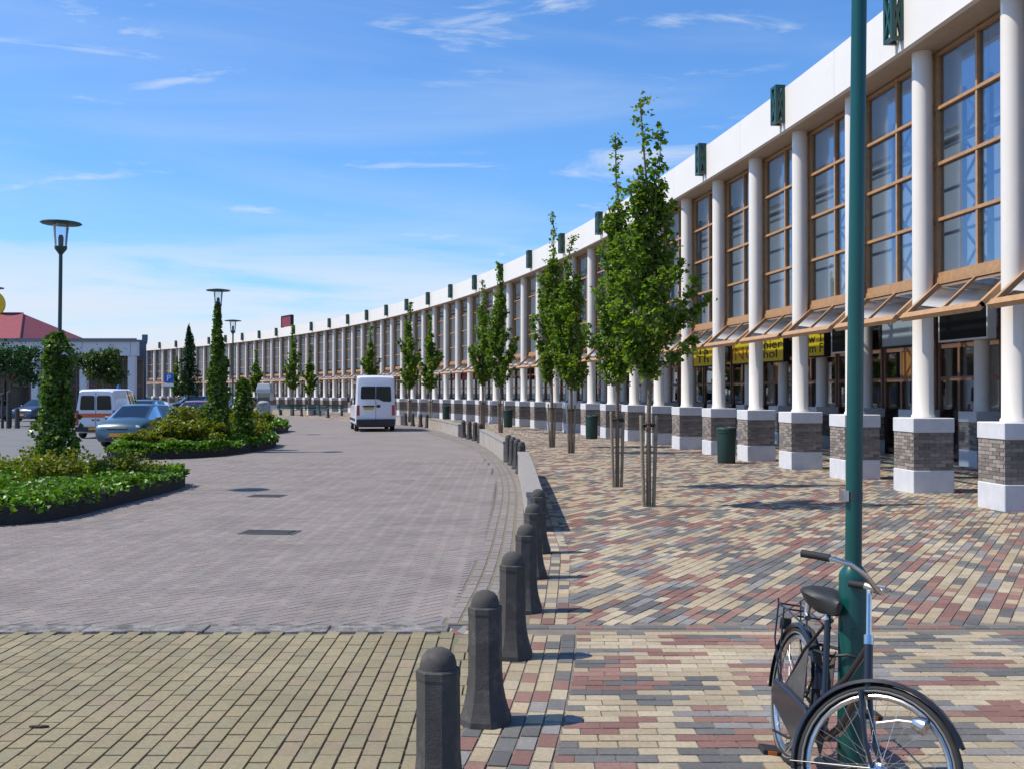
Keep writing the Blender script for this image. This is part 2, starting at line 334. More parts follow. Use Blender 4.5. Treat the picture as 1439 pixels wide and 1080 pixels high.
# ------------------------------------------------------------------ plan curves
EDGE = interp([(-0.62, 6.5), (-0.54, 8.4), (-0.42, 10.5), (-0.33, 14), (-0.30, 20.5), (-0.58, 27), (-1.42, 35.5), (-2.7, 42.5), (-4.5, 50.6), (-7.6, 60), (-11.6, 70), (-16.3, 80), (-24, 92), (-33, 103), (-60, 130)])   # road edge
LINE = interp([(-0.33, 4.5), (-0.15, 5.83), (0.0, 7.27), (0.115, 8.79), (0.215, 10.4), (0.30, 12.0), (0.30, 14), (0.24, 23.2), (-0.02, 27), (-1.1, 38), (-2.0, 43), (-4.4, 54.7), (-6.3, 60), (-10.2, 70), (-14.8, 80), (-22.4, 92), (-31, 103), (-58, 130)])  # bollards and low walls
SA0, SK, SK2 = 0.0969, 0.0045036, -2.059e-6
def heading(s): return SA0 + SK*s + SK2*s*s
_S = np.arange(-20, 200.01, 0.05); _a = SA0 + SK*_S + SK2*_S*_S
_X = np.concatenate([[0], np.cumsum(-(np.sin(_a[1:])+np.sin(_a[:-1]))/2*0.05)]); _Y = np.concatenate([[0], np.cumsum((np.cos(_a[1:])+np.cos(_a[:-1]))/2*0.05)])
_i0 = int(round(20/0.05)); _X += 7.339 - _X[_i0]; _Y += 19.5 - _Y[_i0]
def fac(s, d=0.0):
    a = heading(s); return Vector((float(np.interp(s, _S, _X)) + d*math.cos(a), float(np.interp(s, _S, _Y)) + d*math.sin(a), 0))
def s_at_px(px, d):
    best = min(np.arange(-9, 150, .05), key=lambda s: abs(720 + 1450*fac(s, d).x/fac(s, d).y - px)); return float(best)
BAY = 2.995

# ------------------------------------------------------------------ ground
g = sheet('ground', [(-2500,-300),(2500,-300),(2500,4500),(-2500,4500)], -0.06, M['asphalt']); tag(g, kind='structure')
ys = [8.22] + list(np.arange(9, 130, 1.5))
road = sheet('road', [(EDGE(y), y) for y in ys] + [(-160, 130), (-160, 8.22)], -0.010, M['road_far']); tag(road, 'grey lilac herringbone brick road curving left past the arcade', kind='structure')
park = sheet('parking_lot', [(-160, 24), (-11.2, 24), (-11.2, 38), (-13.5, 54), (-22, 74), (-40, 92), (-160, 92)], -0.004, M['asphalt']); tag(park, 'grey car park surface left of the planting beds', kind='structure')
dpl = [fac(s, 6.4) for s in np.arange(-16, 160, 3)]
plaza = sheet('plaza', [(LINE(y)-.16, y) for y in (1.0, 2, 3, 4, 5, 6, 7, 8.0)] + [(-.62, 8.01), (-.60, 8.25)] + [(EDGE(y), y) for y in ys if y > 8.3] + [(p.x, p.y) for p in reversed(dpl)] + [(9.4, 1.0)], -0.012, M['plaza_far'])
tag(plaza, 'plaza of mixed buff, red and grey brick pavers before the arcade', kind='structure')
fore = sheet('forecourt', [(LINE(y)-.17, y) for y in (1.0, 2, 3, 4, 5, 6, 7, 8.02)] + [(-14, 8.02), (-14, 1.0)], -0.014, M['joint_yel'])
tag(fore, 'yellow grey brick forecourt in front of the road', kind='structure')
sub = sheet('plaza_bed', [(LINE(y)-.12, y) for y in (1.0, 2, 3, 4, 5, 6, 7, 8.1)] + [(EDGE(y)+.02, y) for y in np.arange(8.6, 44, 1.5)] + [(9.5, 44), (13.2, 24), (13.2, 1.0)], -0.0075, M['joint_plaza'], plaza)
subr = sheet('road_bed', [(EDGE(y)-.02, y) for y in np.arange(8.3, 19, 1.0)] + [(-9.9, 18.3), (-15, 8.3)], -0.006, M['joint_road'], road)

def paver_field(parent, centres, ang, L, Wd, col, mats, piece_n, gap=0.006, zj=0.0012, nm='brick', jit=.0003, lift=0.0):
    """pavers with chamfered edges and open joints: the piece_n nearest are objects, the rest one joined part"""
    C = np.asarray(centres, float); A = np.asarray(ang, float) * np.ones(len(C)); col = np.asarray(col, int)
    rg = np.random.default_rng(5); zt = lift + rg.normal(0, zj, len(C))
    o = np.argsort(C[:,0]**2*0 + np.hypot(C[:,0], C[:,1])); vis = [i for i in o if abs(C[i,0]/max(C[i,1], .1)) < .52 and C[i,1] > 3.35]
    sel = vis[:piece_n]; mask = np.ones(len(C), bool); mask[sel] = False
    hx, hy, ch = L/2 - gap/2, Wd/2 - gap/2, 0.003
    def V(z0): return np.array([[-hx,-hy,z0],[hx,-hy,z0],[hx,hy,z0],[-hx,hy,z0],[-hx+ch,-hy+ch,0],[hx-ch,-hy+ch,0],[hx-ch,hy-ch,0],[-hx+ch,hy-ch,0]])
    Fq = np.array([[4,5,6,7],[0,1,5,4],[1,2,6,5],[2,3,7,6],[3,0,4,7]])
    meshes = [np_mesh(nm, V(-0.02), Fq, [m]) for m in mats]
    for i in sel:
        b = link(nm, meshes[col[i]], parent, (C[i,0], C[i,1], zt[i])); b.rotation_euler = (rg.normal(0, .004), rg.normal(0, .004), A[i])
    C2, A2, c2, z2 = C[mask], A[mask], col[mask], zt[mask]
    if len(C2):
        v = V(-0.009); ca, sa = np.cos(A2), np.sin(A2)
        X = C2[:,0,None] + v[None,:,0]*ca[:,None] - v[None,:,1]*sa[:,None]; Y = C2[:,1,None] + v[None,:,0]*sa[:,None] + v[None,:,1]*ca[:,None]
        Z = z2[:,None] + v[None,:,2] + rg.normal(0, jit, (len(C2), 8))
        F = (Fq[None] + (np.arange(len(C2))*8)[:,None,None]).reshape(-1, 4)
        f = link(nm + '_field', np_mesh(nm + '_field', np.stack([X, Y, Z], -1), F, mats, np.repeat(c2, 5)), parent); tag(f, kind='stuff')

rg = np.random.default_rng(11)
PW = [.24, .20, .13, .10, .14, .10, .09]
def runs(n, lo, hi, w):
    out = []
    while len(out) < n: out += [int(rg.choice(len(w), p=w))] * int(rg.integers(lo, hi + 1))
    return out[:n]
def cluster(cx, cy, base, seed):
    """patches where one colour dominates"""
    return base
# 1 foreground plaza: courses across, half bond
cs, cl, hf, hc = [], [], [], []
for j in range(int(7.0/0.105)):
    y = 1.15 + j*0.105
    if y > 8.0: break
    row = runs(64, 1, 3, PW); x = LINE(y) + .442 + (0.105 if j % 2 else 0) + .002*rg.normal()
    if j % 2: hf.append((x - .0525, y)); hc.append(int(rg.choice(7, p=PW)))
    # drag some of the row's colours from the previous row so that patches form
    for k in range(60):
        xc = x + .105 + k*.21
        if xc > 6.6: break
        c = row[k]
        if j and rg.random() < .33 and k < len(prev): c = prev[k]
        row[k] = c; cs.append((xc, y)); cl.append(c)
    prev = row
an = [0.0]*len(cs)
# border courses along the bollards
for c_ in range(-1, 4):
    y = 1.2 + rg.random()*.1
    while y < 8.0:
        cs.append((LINE(y) + .0 + c_*.107 + .06, y)); dx = LINE(y+.1)-LINE(y-.1); an.append(math.atan2(.2, dx)); cl.append(int(rg.choice(7, p=PW))); y += .212
paver_field(plaza, cs, an, .21, .105, cl, P_PLAZA, 300); paver_field(plaza, hf, 0.0, .105, .105, hc, P_PLAZA, 40, nm='half_brick')
# 2 plaza beyond the kerb line: courses at thirty degrees with runs of one colour
th = R(60); d1 = np.array([math.cos(th), math.sin(th)]); d2 = np.array([-math.sin(th), math.cos(th)])
cs, cl = [], []
LI = np.array([LINE(y) for y in np.arange(0, 60, .1)])
for j in range(-150, 460):
    row = runs(320, 1, 3, PW); off = .105 if j % 2 else 0
    if j > -150:
        for k in range(320):
            if rg.random() < .22: row[k] = prev[k]
    prev = row
    P = np.array([0, 8]) + d2*(j*.105) + d1[None]*((np.arange(320) - 60)*.21 + off)[:,None]
    for k in range(320):
        x, y = P[k]
        if y < 8.33 or y > 42 or x < LI[int(y*10)] + .36: continue
        if x > 7.6 - (y-18)*.13 + 5.6 or abs(x/y) > .62: continue
        cs.append((x, y)); cl.append(row[k])
an = [th]*len(cs)
for c_ in range(3):
    y = 8.4
    while y < 42:
        cs.append((LINE(y) + c_*.107 + .10, y)); dx = LINE(y+.1)-LINE(y-.1); an.append(math.atan2(.2, dx)); cl.append(int(rg.choice(7, p=PW))); y += .212
paver_field(plaza, cs, an, .21, .105, cl, P_PLAZA, 0, nm='paver')
# 3 yellow forecourt: columns running away from the camera, half bond
cs, cl = [], []
for i in range(int(11.5/.11)):
    x = -0.5 - i*.11; y = 1.2 + (.105 if i % 2 else 0)
    while y < 7.93:
        if x < LINE(y) - .17: cs.append((x, y)); cl.append(int(rg.choice(4, p=[.4,.25,.2,.15])))
        y += .21
for i in range(5):
    y = 1.2
    while y < 7.9:
        if LINE(y)-.17 - i*.11 > -0.45: cs.append((LINE(y)-.17 - i*.11, y)); cl.append(int(rg.choice(4)))
        y += .21
paver_field(fore, cs, R(90), .21, .11, cl, P_YEL, 300, gap=.0075)
# 4 road: forty-five degree herringbone
cs, cl, an = [], [], []
q = .105; ca = math.cos(R(45)); EI = np.array([EDGE(y) for y in np.arange(0, 60, .1)])
for i in range(-130, 330):
    for j in range(-40, 320):
        m_ = (i - j) % 4
        if m_ == 0: u, v, a = i*q + q, j*q + q/2, 0
        elif m_ == 3: u, v, a = i*q + q/2, j*q + q, 90
        else: continue
        x, y = -4 + (u - v)*ca, 4 + (u + v)*ca
        if y < 8.30 or y > 29 or x > EI[int(y*10)] - .01 or x < -.56*y + .5 or x < -8.8: continue
        cs.append((x, y)); an.append(R(45 + a)); cl.append(int(rg.choice(3, p=[.45,.3,.25])))
paver_field(road, cs, an, .21, .105, cl, P_ROAD, 0, gap=.004, zj=.0004, nm='paver', jit=.0001, lift=-.0025)
# 5 gutter rows and the narrow strip between gutter and bollards
cs, cl, an = [], [], []
y = 8.42
while y < 60:
    dx = EDGE(y+.1)-EDGE(y-.1); a = math.atan2(.2, dx); k = 0
    while EDGE(y) + .06 + k*.118 + (.02 if k > 2 else 0) < LINE(y) + .02:
        cs.append((EDGE(y) + .06 + k*.118 + (.02 if k > 2 else 0), y + (.1 if k % 2 else 0))); an.append(a); cl.append(int(rg.choice([0, 2, 6], p=[.4,.4,.2]) % 3)); k += 1
    y += .212
gut = link('gutter_strip', None); 
gs = sheet('gutter_bed', [(EDGE(y)-.01, y) for y in np.arange(8.3, 60, 1)] + [(LINE(y)+.05, y) for y in reversed(np.arange(8.3, 60, 1))], -0.0048, M['joint_yel'])
tag(gs, 'curved brick gutter rows between road and bollards', kind='structure'); bpy.data.objects.remove(gut)
paver_field(gs, cs, an, .205, .105, cl, P_ROAD, 0, gap=.012, nm='paver')
# kerb line across the foreground: stones laid end to end
kb = link('kerb', None); tag(kb, 'worn grey kerb line between forecourt and road', kind='structure')
x = -0.50
while x > -9:
    w = 0.9 + rg.random()*.2; b = MB().box(-w/2, w/2, -.11, .11, -.05, .004 + rg.random()*.006).obj('kerb_stone', M['kerbstone'], kb, bevel=.006); b.location = (x - w/2, 8.13, 0); b.rotation_euler = (0, rg.normal(0,.003), rg.normal(0,.004)); x -= w + .005
x = -0.36
while x < 8.5:
    w = 0.21; b = MB().box(-w/2, w/2, -.05, .05, -.05, -.001 + rg.random()*.003).obj('channel_brick', P_PLAZA[int(rg.choice([2,4,5,5]))], kb, bevel=.004); b.location = (x + w/2, 8.19, 0); x += w + .008
# road drains
for (px, py, w, l, lab) in ((380, 747, .74, .42, 'dark iron drain grate in the road, the nearer one'), (376, 696, .62, .42, 'dark iron drain grate in the road, the farther one')):
    Y = 1450*EYE/(py-552); X = (px-720)*Y/1450
    t = thing('drain_grate', lab, 'drain', (X, Y, 0), R(-6), 'drains in the road')
    fm = MB(); fm.box(-w/2, w/2, -l/2, -l/2+.04, -.02, .006); fm.box(-w/2, w/2, l/2-.04, l/2, -.02, .006); fm.box(-w/2, -w/2+.04, -l/2+.041, l/2-.041, -.02, .0055); fm.box(w/2-.04, w/2, -l/2+.041, l/2-.041, -.02, .0055); fm.obj('frame', M['grate'], t)
    bm_ = MB().box(-.014, .014, -l/2+.03, l/2-.03, -.02, .004).mesh('bar', M['grate'])
    for i in range(int((w-.1)/.05)): link('bar', bm_, t, (-w/2+.07 + i*.05, 0, 0))
    MB().box(-w/2+.03, w/2-.03, -l/2+.03, l/2-.03, -.004, -.001).obj('sump', M['ink'], t)

# ------------------------------------------------------------------ the arcade
bld = thing('shopping_arcade', 'long white curved shopping arcade with round columns, brown windows and brick pedestals', 'building', fac(0))
bld.location = (0, 0, 0)
H_PED, H_SOF, H_TOP, H_SILL = 1.39, 8.30, 9.34, 4.0
def fr(s, d, zz=0.0, extra=0.0):
    m = Matrix.Rotation(heading(s) - math.pi/2 + extra, 4, 'Z'); p = fac(s, d); m.translation = (p.x, p.y, zz); return m
# shared meshes
shaft = MB().lathe([(.215, 1.391), (.215, 1.43), (.192, 1.46), (.188, 3), (.183, H_SOF)], 28).mesh('column', M['white_col'], True)
shaft_in = MB().lathe([(.215, 1.391), (.215, 1.43), (.192, 1.46), (.188, 3), (.186, 4.15)], 24).mesh('column', M['white_col'], True)
ped_base = MB().box(-.40, .40, -.40, .40, -.02, .42).mesh('pedestal_base', M['concrete'], bevel=.012)
ped_cap = MB().box(-.405, .405, -.405, .405, 1.12, H_PED).mesh('pedestal_cap', M['concrete'], bevel=.012)
bb = MB(); bb.box(-.376, .376, -.376, .376, .421, 1.119, 1)
for c in range(11):
    z0 = .424 + c*.0632
    for sd in range(4):
        mm = Matrix.Rotation(sd*math.pi/2, 4, 'Z'); x = -.388 + (.0 if c % 2 else -.105)
        while x < .386:
            a_, b_ = max(x, -.388), min(x + .202, .388 - .012)
            if b_ - a_ > .03:
                pr = .388 + rnd.uniform(-.003, .003); bb.box(a_, b_, -pr, -.374, z0, z0 + .054, 0, mm)
            x += .212
brick_band = bb.mesh('brick_band', [M['brick_ped'], M['mortar']])
NBAY0, NBAY1 = -3, 52
def column(s, d, shaft_me):
    c = link('column', shaft_me, bld, mtx=fr(s, d))
    link('pedestal_base', ped_base, c); link('pedestal_cap', ped_cap, c); tag(link('brick_band', brick_band, c), kind='stuff')
for k in range(NBAY0, NBAY1 + 1): column(k*BAY, .45, shaft)
for k in range(NBAY0 + 1, 26): column(k*BAY, 5.25, shaft_in)
# window per bay: timber frame two lights wide, four high
hw = BAY/2 - .02
wf = MB()
for x in (-hw + .10, 0, hw - .10): wf.box(x-.032, x+.032, -.06, .06, H_SILL + .08, H_SOF - .001)
RH = (H_SOF - H_SILL - .1)/4
for r in range(5):
    zc = H_SILL + .05 + r*RH if r else H_SILL + .05
    wf.box(-hw, hw, -.075, .075, zc-.05, zc+.05) if r == 0 else wf.box(-hw, hw, -.072, .072, zc-.03 - (.03 if r == 4 else 0), zc+.03 - (.03 if r == 4 else 0))
wframe = wf.mesh('window', M['wood'])
ws = MB(); ws.box(-hw, hw, -.1, .1, H_SILL-.12, H_SILL+.0); wsill = ws.mesh('sill', M['wood'])
pw = hw - .10
pane = MB().box(.03, pw, -.006, .006, .03, RH-.03).mesh('pane', M['glass'])
panes8 = MB()
for sx in (0, -1):
    for r in range(4): panes8.box(.03 + sx*(pw+.03), pw + sx*(pw+.03), -.006, .006, H_SILL+.08+r*RH, H_SILL+.02+(r+1)*RH)
panes8 = panes8.mesh('glazing', M['glass'])
# awning light: timber frame hinged open below the sill
AO, AZ, AZ2 = -.72, 3.92, 3.26
def aw(t): return (AO*t, AZ + (AZ2-AZ)*t)
am = MB(); aw_w = BAY/2 - .20
for x in (-aw_w, 0, aw_w):
    wd = .10 if abs(x) > .8 else .06
    am.bar((x, aw(0)[0], aw(0)[1]), (x, aw(1)[0], aw(1)[1]), wd, .085 if wd > .08 else .05)
for t, wd in ((0, .10), (1, .13)): am.bar((-aw_w-.05, aw(t)[0]-.002, aw(t)[1]), (aw_w+.05, aw(t)[0]-.002, aw(t)[1]), .10, wd, up=(0, .66, .72))
awn = am.mesh('awning_light', M['wood'])
ap = MB()
for i in range(1): ap.add([(-aw_w/2+.03, aw(.05)[0], aw(.05)[1]), (aw_w/2-.03, aw(.05)[0], aw(.05)[1]), (aw_w/2-.03, aw(.95)[0], aw(.95)[1]), (-aw_w/2+.03, aw(.95)[0], aw(.95)[1])], [(0,1,2,3)])
awpane = ap.mesh('pane', M['glass_awn'])
stay = MB().tube([(0, -.02, 3.55), (0, -.30, 3.50), (0, -.62, 3.34)], .016, 6).mesh('stay', M['emblem'])
fasm = MB().box(-BAY/2+.004, BAY/2-.004, .0, .12, H_SOF, H_TOP).mesh('fascia_panel', M['fascia'])
sofm = MB().box(-BAY/2-.01, BAY/2+.01, .121, .95, H_SOF+.002, H_SOF+.08).mesh('soffit', M['soffit'])
em = MB()
ew, ed, e0, e1 = .14, .20, H_TOP-.86, H_TOP+.07
for x in (-ew, ew):
    for y in (-ed, -.025): em.box(x-.035, x+.035, y-.035, y+.035, e0, e1)
    for zz in (e0+.035, e1-.035): em.box(x-.034, x+.034, -ed+.036, -.061, zz-.035, zz+.035)
    em.bar((x, -ed, e0+.05), (x, -.03, e1-.05), .05, .06, up=(1,0,0)); em.bar((x*1.01, -ed, e1-.05), (x*1.01, -.03, e0+.05), .05, .06, up=(1,0,0))
for zz in (e0+.035, e1-.035): em.box(-ew+.036, ew-.036, -ed-.034, -ed+.034, zz-.034, zz+.034)
em.bar((-ew, -ed, e0+.05), (ew, -ed, e1-.05), .06, .06, up=(0,1,0)); em.bar((ew, -ed-.004, e0+.05), (-ew, -ed-.004, e1-.05), .06, .06, up=(0,1,0))
emb = em.mesh('emblem', M['emblem'])
tm = MB()   # lattice steel behind the glass
for x in (-.5, .5): tm.box(x-.05, x+.05, -.05, .05, H_SILL+.3, H_SOF)
for r in range(4):
    za, zb = H_SILL+.4+r*.95, H_SILL+1.3+r*.95
    tm.bar((-.5, 0, za), (.5, 0, zb), .045); tm.bar((.5, .01, za), (-.5, .01, zb), .045); tm.bar((-1.5, .0, zb), (1.5, .0, zb), .06)
truss = tm.mesh('truss', M['steel'])
inner_beam = MB().box(-BAY/2-.02, BAY/2+.02, -.2, .2, 4.151, 4.6).mesh('inner_beam', M['beam'])
inner_wall = MB().box(-BAY/2-.02, BAY/2+.02, -.05, .05, 4.601, H_SOF+.3).mesh('inner_wall', M['wall_int'])
slat = MB()
for i in range(3): slat.box(-BAY/2+.25, BAY/2-.25, 1.2+i*.9, 1.26+i*.9, 4.02, 4.2)
slat = slat.mesh('ceiling_baffle', M['white_trim'])
sf = MB()
for x in (-BAY/2+.06, -.45, .45, BAY/2-.06): sf.box(x-.05, x+.05, -.05, .05, 0, 4.15)
for zz in (.12, 2.25, 3.15): sf.box(-BAY/2, BAY/2, -.045, .045, zz-.06, zz+.06)
sfront = sf.mesh('shopfront', M['wood_dark'])
sfp = MB().box(-BAY/2+.1, BAY/2-.1, -.008, .008, .15, 4.1).mesh('pane', M['glass_shop'])
for k in range(NBAY0, NBAY1):
    s = (k + .5)*BAY; F = fr(s, .73)
    w = link('window', wframe, bld, mtx=F)
    link('sill', wsill, w)
    if -2 <= k < 34:
        for sx in (0, 1):
            for r in range(4): link('pane', pane, w, (0 if sx == 0 else -(pw + .03), 0, H_SILL + .05 + r*RH))
    else: tag(link('glazing', panes8, w), kind='stuff')
    a = link('awning_light', awn, bld, mtx=fr(s, .70))
    for x in (-aw_w/2, aw_w/2): link('pane', awpane, a, (x, 0, 0))
    for x in (-aw_w + .12, aw_w - .12): link('stay', stay, a, (x, 0, 0))
    link('fascia_panel', fasm, bld, mtx=fr(s, 0)); link('soffit', sofm, bld, mtx=fr(s, 0))
    if k < 26:
        link('inner_beam', inner_beam, bld, mtx=fr(s, 5.35)); link('ceiling_baffle', slat, bld, mtx=fr(s, .4))
        if k < 14: link('truss', truss, bld, mtx=fr(s, 2.4))
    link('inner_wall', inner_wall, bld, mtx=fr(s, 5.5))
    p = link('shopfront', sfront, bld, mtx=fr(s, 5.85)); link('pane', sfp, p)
    if k in (-1, 1, 3, 6, 9, 12, 15):
        MB().box(-.42, .42, -.03, .03, 2.30, 3.10).obj('transom_panel', M['orange_panel'], p)
for k in range(0, 53, 2): link('emblem', emb, bld, mtx=fr(k*BAY, 0))
# roof, floor of the shops, rear wall
def ribbon(name, d0, d1, z0, z1, m, s0=-3*BAY, s1=52*BAY):
    mb = MB(); ss = np.linspace(s0, s1, 60); vs = []
    for s in ss:
        a, b = fac(s, d0), fac(s, d1); vs += [(a.x, a.y, z0), (b.x, b.y, z0), (b.x, b.y, z1), (a.x, a.y, z1)]
    fs = [(0,1,2,3), tuple(4*59 + i for i in (3,2,1,0))]
    for i in range(59): fs += [(4*i+j, 4*i+4+j, 4*i+4+(j+1)%4, 4*i+(j+1)%4) for j in range(4)]
    return mb.add(vs, fs).obj(name, m, bld)
ribbon('roof_edge', .141, 1.0, H_SOF+.45, H_SOF+.75, M['concrete']); ribbon('roof', 5.42, 16, H_SOF+.45, H_SOF+.75, M['concrete'])
ribbon('roof_light', 1.001, 5.419, H_SOF+.52, H_SOF+.54, M['glass_awn'])
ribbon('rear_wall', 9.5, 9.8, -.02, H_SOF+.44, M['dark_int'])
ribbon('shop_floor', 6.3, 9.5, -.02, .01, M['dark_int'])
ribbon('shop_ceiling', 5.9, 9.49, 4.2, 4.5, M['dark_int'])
MB().box(-.15, .15, 0, 16, 0, H_TOP).obj('end_wall', M['concrete'], bld).matrix_local = fr(52*BAY + .5, -.02)
# rooftop pieces
t = thing('rooftop_sign', 'dark red box sign in a black frame on the far arcade roof', 'sign', (0,0,0))
s0 = s_at_px(404, 3); t.matrix_world = fr(s0, 3, H_SOF + .75)
MB().box(-1.5, 1.5, -.15, .15, .9, 2.1).obj('panel', M['red_sign'], t)
f_ = MB(); f_.box(-1.6, 1.6, -.2, .2, 2.101, 2.25); f_.box(1.501, 1.65, -.2, .2, 0, 2.1); f_.box(-1.65, -1.501, -.2, .2, 0, 2.1); f_.obj('frame', M['ink'], t)

# ------------------------------------------------------------------ shop signs under the arcade
def text(body, size, m, parent, loc, sx=1.0):
    cu = bpy.data.curves.new('lettering', 'FONT'); cu.body = body; cu.size = size; cu.align_x = 'CENTER'; cu.align_y = 'CENTER'; cu.extrude = .004; cu.materials.append(m); cu.resolution_u = 3
    tmp = bpy.data.objects.new('tmp', cu); COL.objects.link(tmp); bpy.context.view_layer.update()
    me = bpy.data.meshes.new_from_object(tmp.evaluated_get(bpy.context.evaluated_depsgraph_get())); bpy.data.objects.remove(tmp)
    if not me.materials: me.materials.append(m)
    o = link('lettering', me, parent, loc); o.rotation_euler = (R(90), 0, 0); o.scale = (sx, 1, 1); return o
def shop_sign(px0, px1, z0, z1, label, mpanel, mframe, d=5.0, name='shop_sign'):
    sa, sb = s_at_px(px1, d), s_at_px(px0, d); s = (sa+sb)/2; Ln = sb - sa
    t = thing(name, label, 'sign'); t.matrix_world = fr(s, d, z0)
    h = z1 - z0
    MB().box(-Ln/2+.05, Ln/2-.05, -.10, .10, .05, h-.05).obj('panel', mpanel, t)
    f = MB(); f.box(-Ln/2, Ln/2, -.115, .115, h-.049, h); f.box(-Ln/2, Ln/2, -.115, .115, 0, .049); f.box(-Ln/2, -Ln/2+.049, -.114, .114, .05, h-.05); f.box(Ln/2-.049, Ln/2, -.114, .114, .05, h-.05)
    f.obj('frame', mframe, t); return t, Ln, h
t, Ln, h = shop_sign(1031, 1106, 2.98, 3.92, 'long yellow shop sign with orange ING letters and black writing', M['sign_yellow'], M['ink'])
text('ING', .72, M['ink_orange'], t, (-Ln*.27, -.105, h*.42), 1.9)
text('nier', .46, M['ink'], t, (Ln*.30, -.105, h*.70), 2.2); text('hol', .46, M['ink'], t, (Ln*.26, -.105, h*.33), 2.2)
t, Ln, h = shop_sign(977, 1006, 2.98, 3.92, 'short yellow shop sign with black writing, leftmost of the yellow signs', M['sign_yellow'], M['ink'])
text('Ta', .44, M['ink'], t, (0, -.105, h*.70), 3); text('Th', .44, M['ink'], t, (0, -.105, h*.33), 3)
t, Ln, h = shop_sign(1140, 1164, 3.05, 3.95, 'yellow shop sign with black writing, nearest of the yellow signs', M['sign_yellow'], M['ink'])
text('w T', .44, M['ink'], t, (0, -.105, h*.70), 1.6); text('m F', .44, M['ink'], t, (0, -.105, h*.33), 1.6)
shop_sign(1173, 1199, 3.12, 3.98, 'black sign panel hidden in part behind the green lamp post', M['sign_black'], M['white_trim'])
shop_sign(1243, 1296, 3.15, 3.98, 'plain pale blue grey shop sign in a dark frame', M['sign_grey'], M['ink'])
shop_sign(1324, 1396, 3.18, 4.05, 'black shop sign in a white frame above the nearest doors', M['sign_black'], M['white_trim'])
for (p0, p1, l) in ((652, 668, 'red shop sign in the far arcade left of the tall tree pair'), (640, 650, 'small red shop sign deep in the arcade')):
    shop_sign(p0, p1, 2.9, 3.7, l, M['red_sign'], M['red_sign'], d=3.2)
# ------------------------------------------------------------------ low walls and bollards
ordn = ['first','second','third','fourth','fifth','sixth','seventh','eighth','ninth','tenth','eleventh','twelfth','thirteenth','fourteenth','fifteenth','sixteenth','seventeenth','eighteenth','nineteenth','twentieth','twenty-first','twenty-second','twenty-third','twenty-fourth']
O8 = math.pi/8
bol_shaft = MB().lathe([(.150, -.03), (.150, .03), (.135, .07), (.118, .13), (.105, .20), (.098, .28), (.096, .60), (.099, .615), (.099, .645), (.090, .652)], 8, phase=O8).mesh('shaft', M['bollard'])
bol_dome = MB().lathe([(.082, .650), (.081, .672), (.072, .702), (.052, .726), (.026, .738), (.002, .741)], 16).mesh('dome', M['bollard'], True)
def bollard(x, y, label, group, sc=1.0):
    t = thing('bollard', label, 'bollard', (x, y, 0), rnd.uniform(-.05, .05) + math.atan2(-(LINE(y+.3)-LINE(y-.3)), .6), group); t.scale = (sc, sc, sc)
    t.rotation_euler.x = rnd.uniform(-.012, .012); t.rotation_euler.y = rnd.uniform(-.012, .012)
    link('shaft', bol_shaft, t); link('dome', bol_dome, t); return t
for i, (x, y) in enumerate([(-.32, 4.52), (-.15, 5.83), (0, 7.27), (.115, 8.79), (.215, 10.4), (.31, 12.0)]):
    bollard(x, y, 'dark concrete bollard, %s from the camera in the nearest row' % ordn[i], 'bollards beside the road')
def low_wall(y0, y1, label):
    t = thing('low_wall', label, 'wall', (LINE(y0), y0, 0), 0, 'low walls along the road')
    n = max(2, int((y1-y0)/1.2)); yy = np.linspace(y0, y1, n+1)
    def seg(hw_, z0, z1, ya, yb):
        m = MB(); pts = []
        for y in (ya, (ya+yb)/2, yb):
            dx = LINE(y+.2)-LINE(y-.2); nn = Vector((.4, -dx, 0)).normalized(); c = Vector((LINE(y)-LINE(y0), y-y0, 0)); pts.append((c-nn*hw_, c+nn*hw_))
        vs = []
        for a, b in pts: vs += [(a.x,a.y,z0),(b.x,b.y,z0),(b.x,b.y,z1),(a.x,a.y,z1)]
        fs = [(0,1,2,3),(11,10,9,8)]
        for i in range(2): fs += [(4*i+j, 4*i+4+j, 4*i+4+(j+1)%4, 4*i+(j+1)%4) for j in range(4)]
        return m.add(vs, fs)
    for i in range(n):
        seg(.105, -.02, .47, yy[i]+.003, yy[i+1]-.003).obj('wall_block', M['lowwall'], t, bevel=.008)
        seg(.118, .471, .54, yy[i]-.002 if i else yy[i]-.01, yy[i+1]-.006).obj('coping', M['lowwall_cap'], t, bevel=.008)
for y0, y1, l in ((13.8, 23.2, 'low beige concrete wall nearest the camera, behind the first bollards'), (28.3, 37.9, 'second low beige concrete wall from the camera along the road'), (44.0, 54.3, 'third low concrete wall, beside the white van'), (60.3, 69.5, 'fourth low concrete wall, behind the white van')):
    low_wall(y0, y1, l)
for gi, ysb in enumerate(((23.9, 25.3, 26.6, 27.8), (38.6, 40.1, 41.6, 43.1), (55.2, 56.7, 58.2, 59.6), (70.3, 72, 78.5, 84))):
    for i, y in enumerate(ysb):
        bollard(LINE(y), y, 'dark bollard in the gap beyond the %s low wall, %s one from the camera' % (ordn[gi], ordn[i]), 'bollards beside the road')

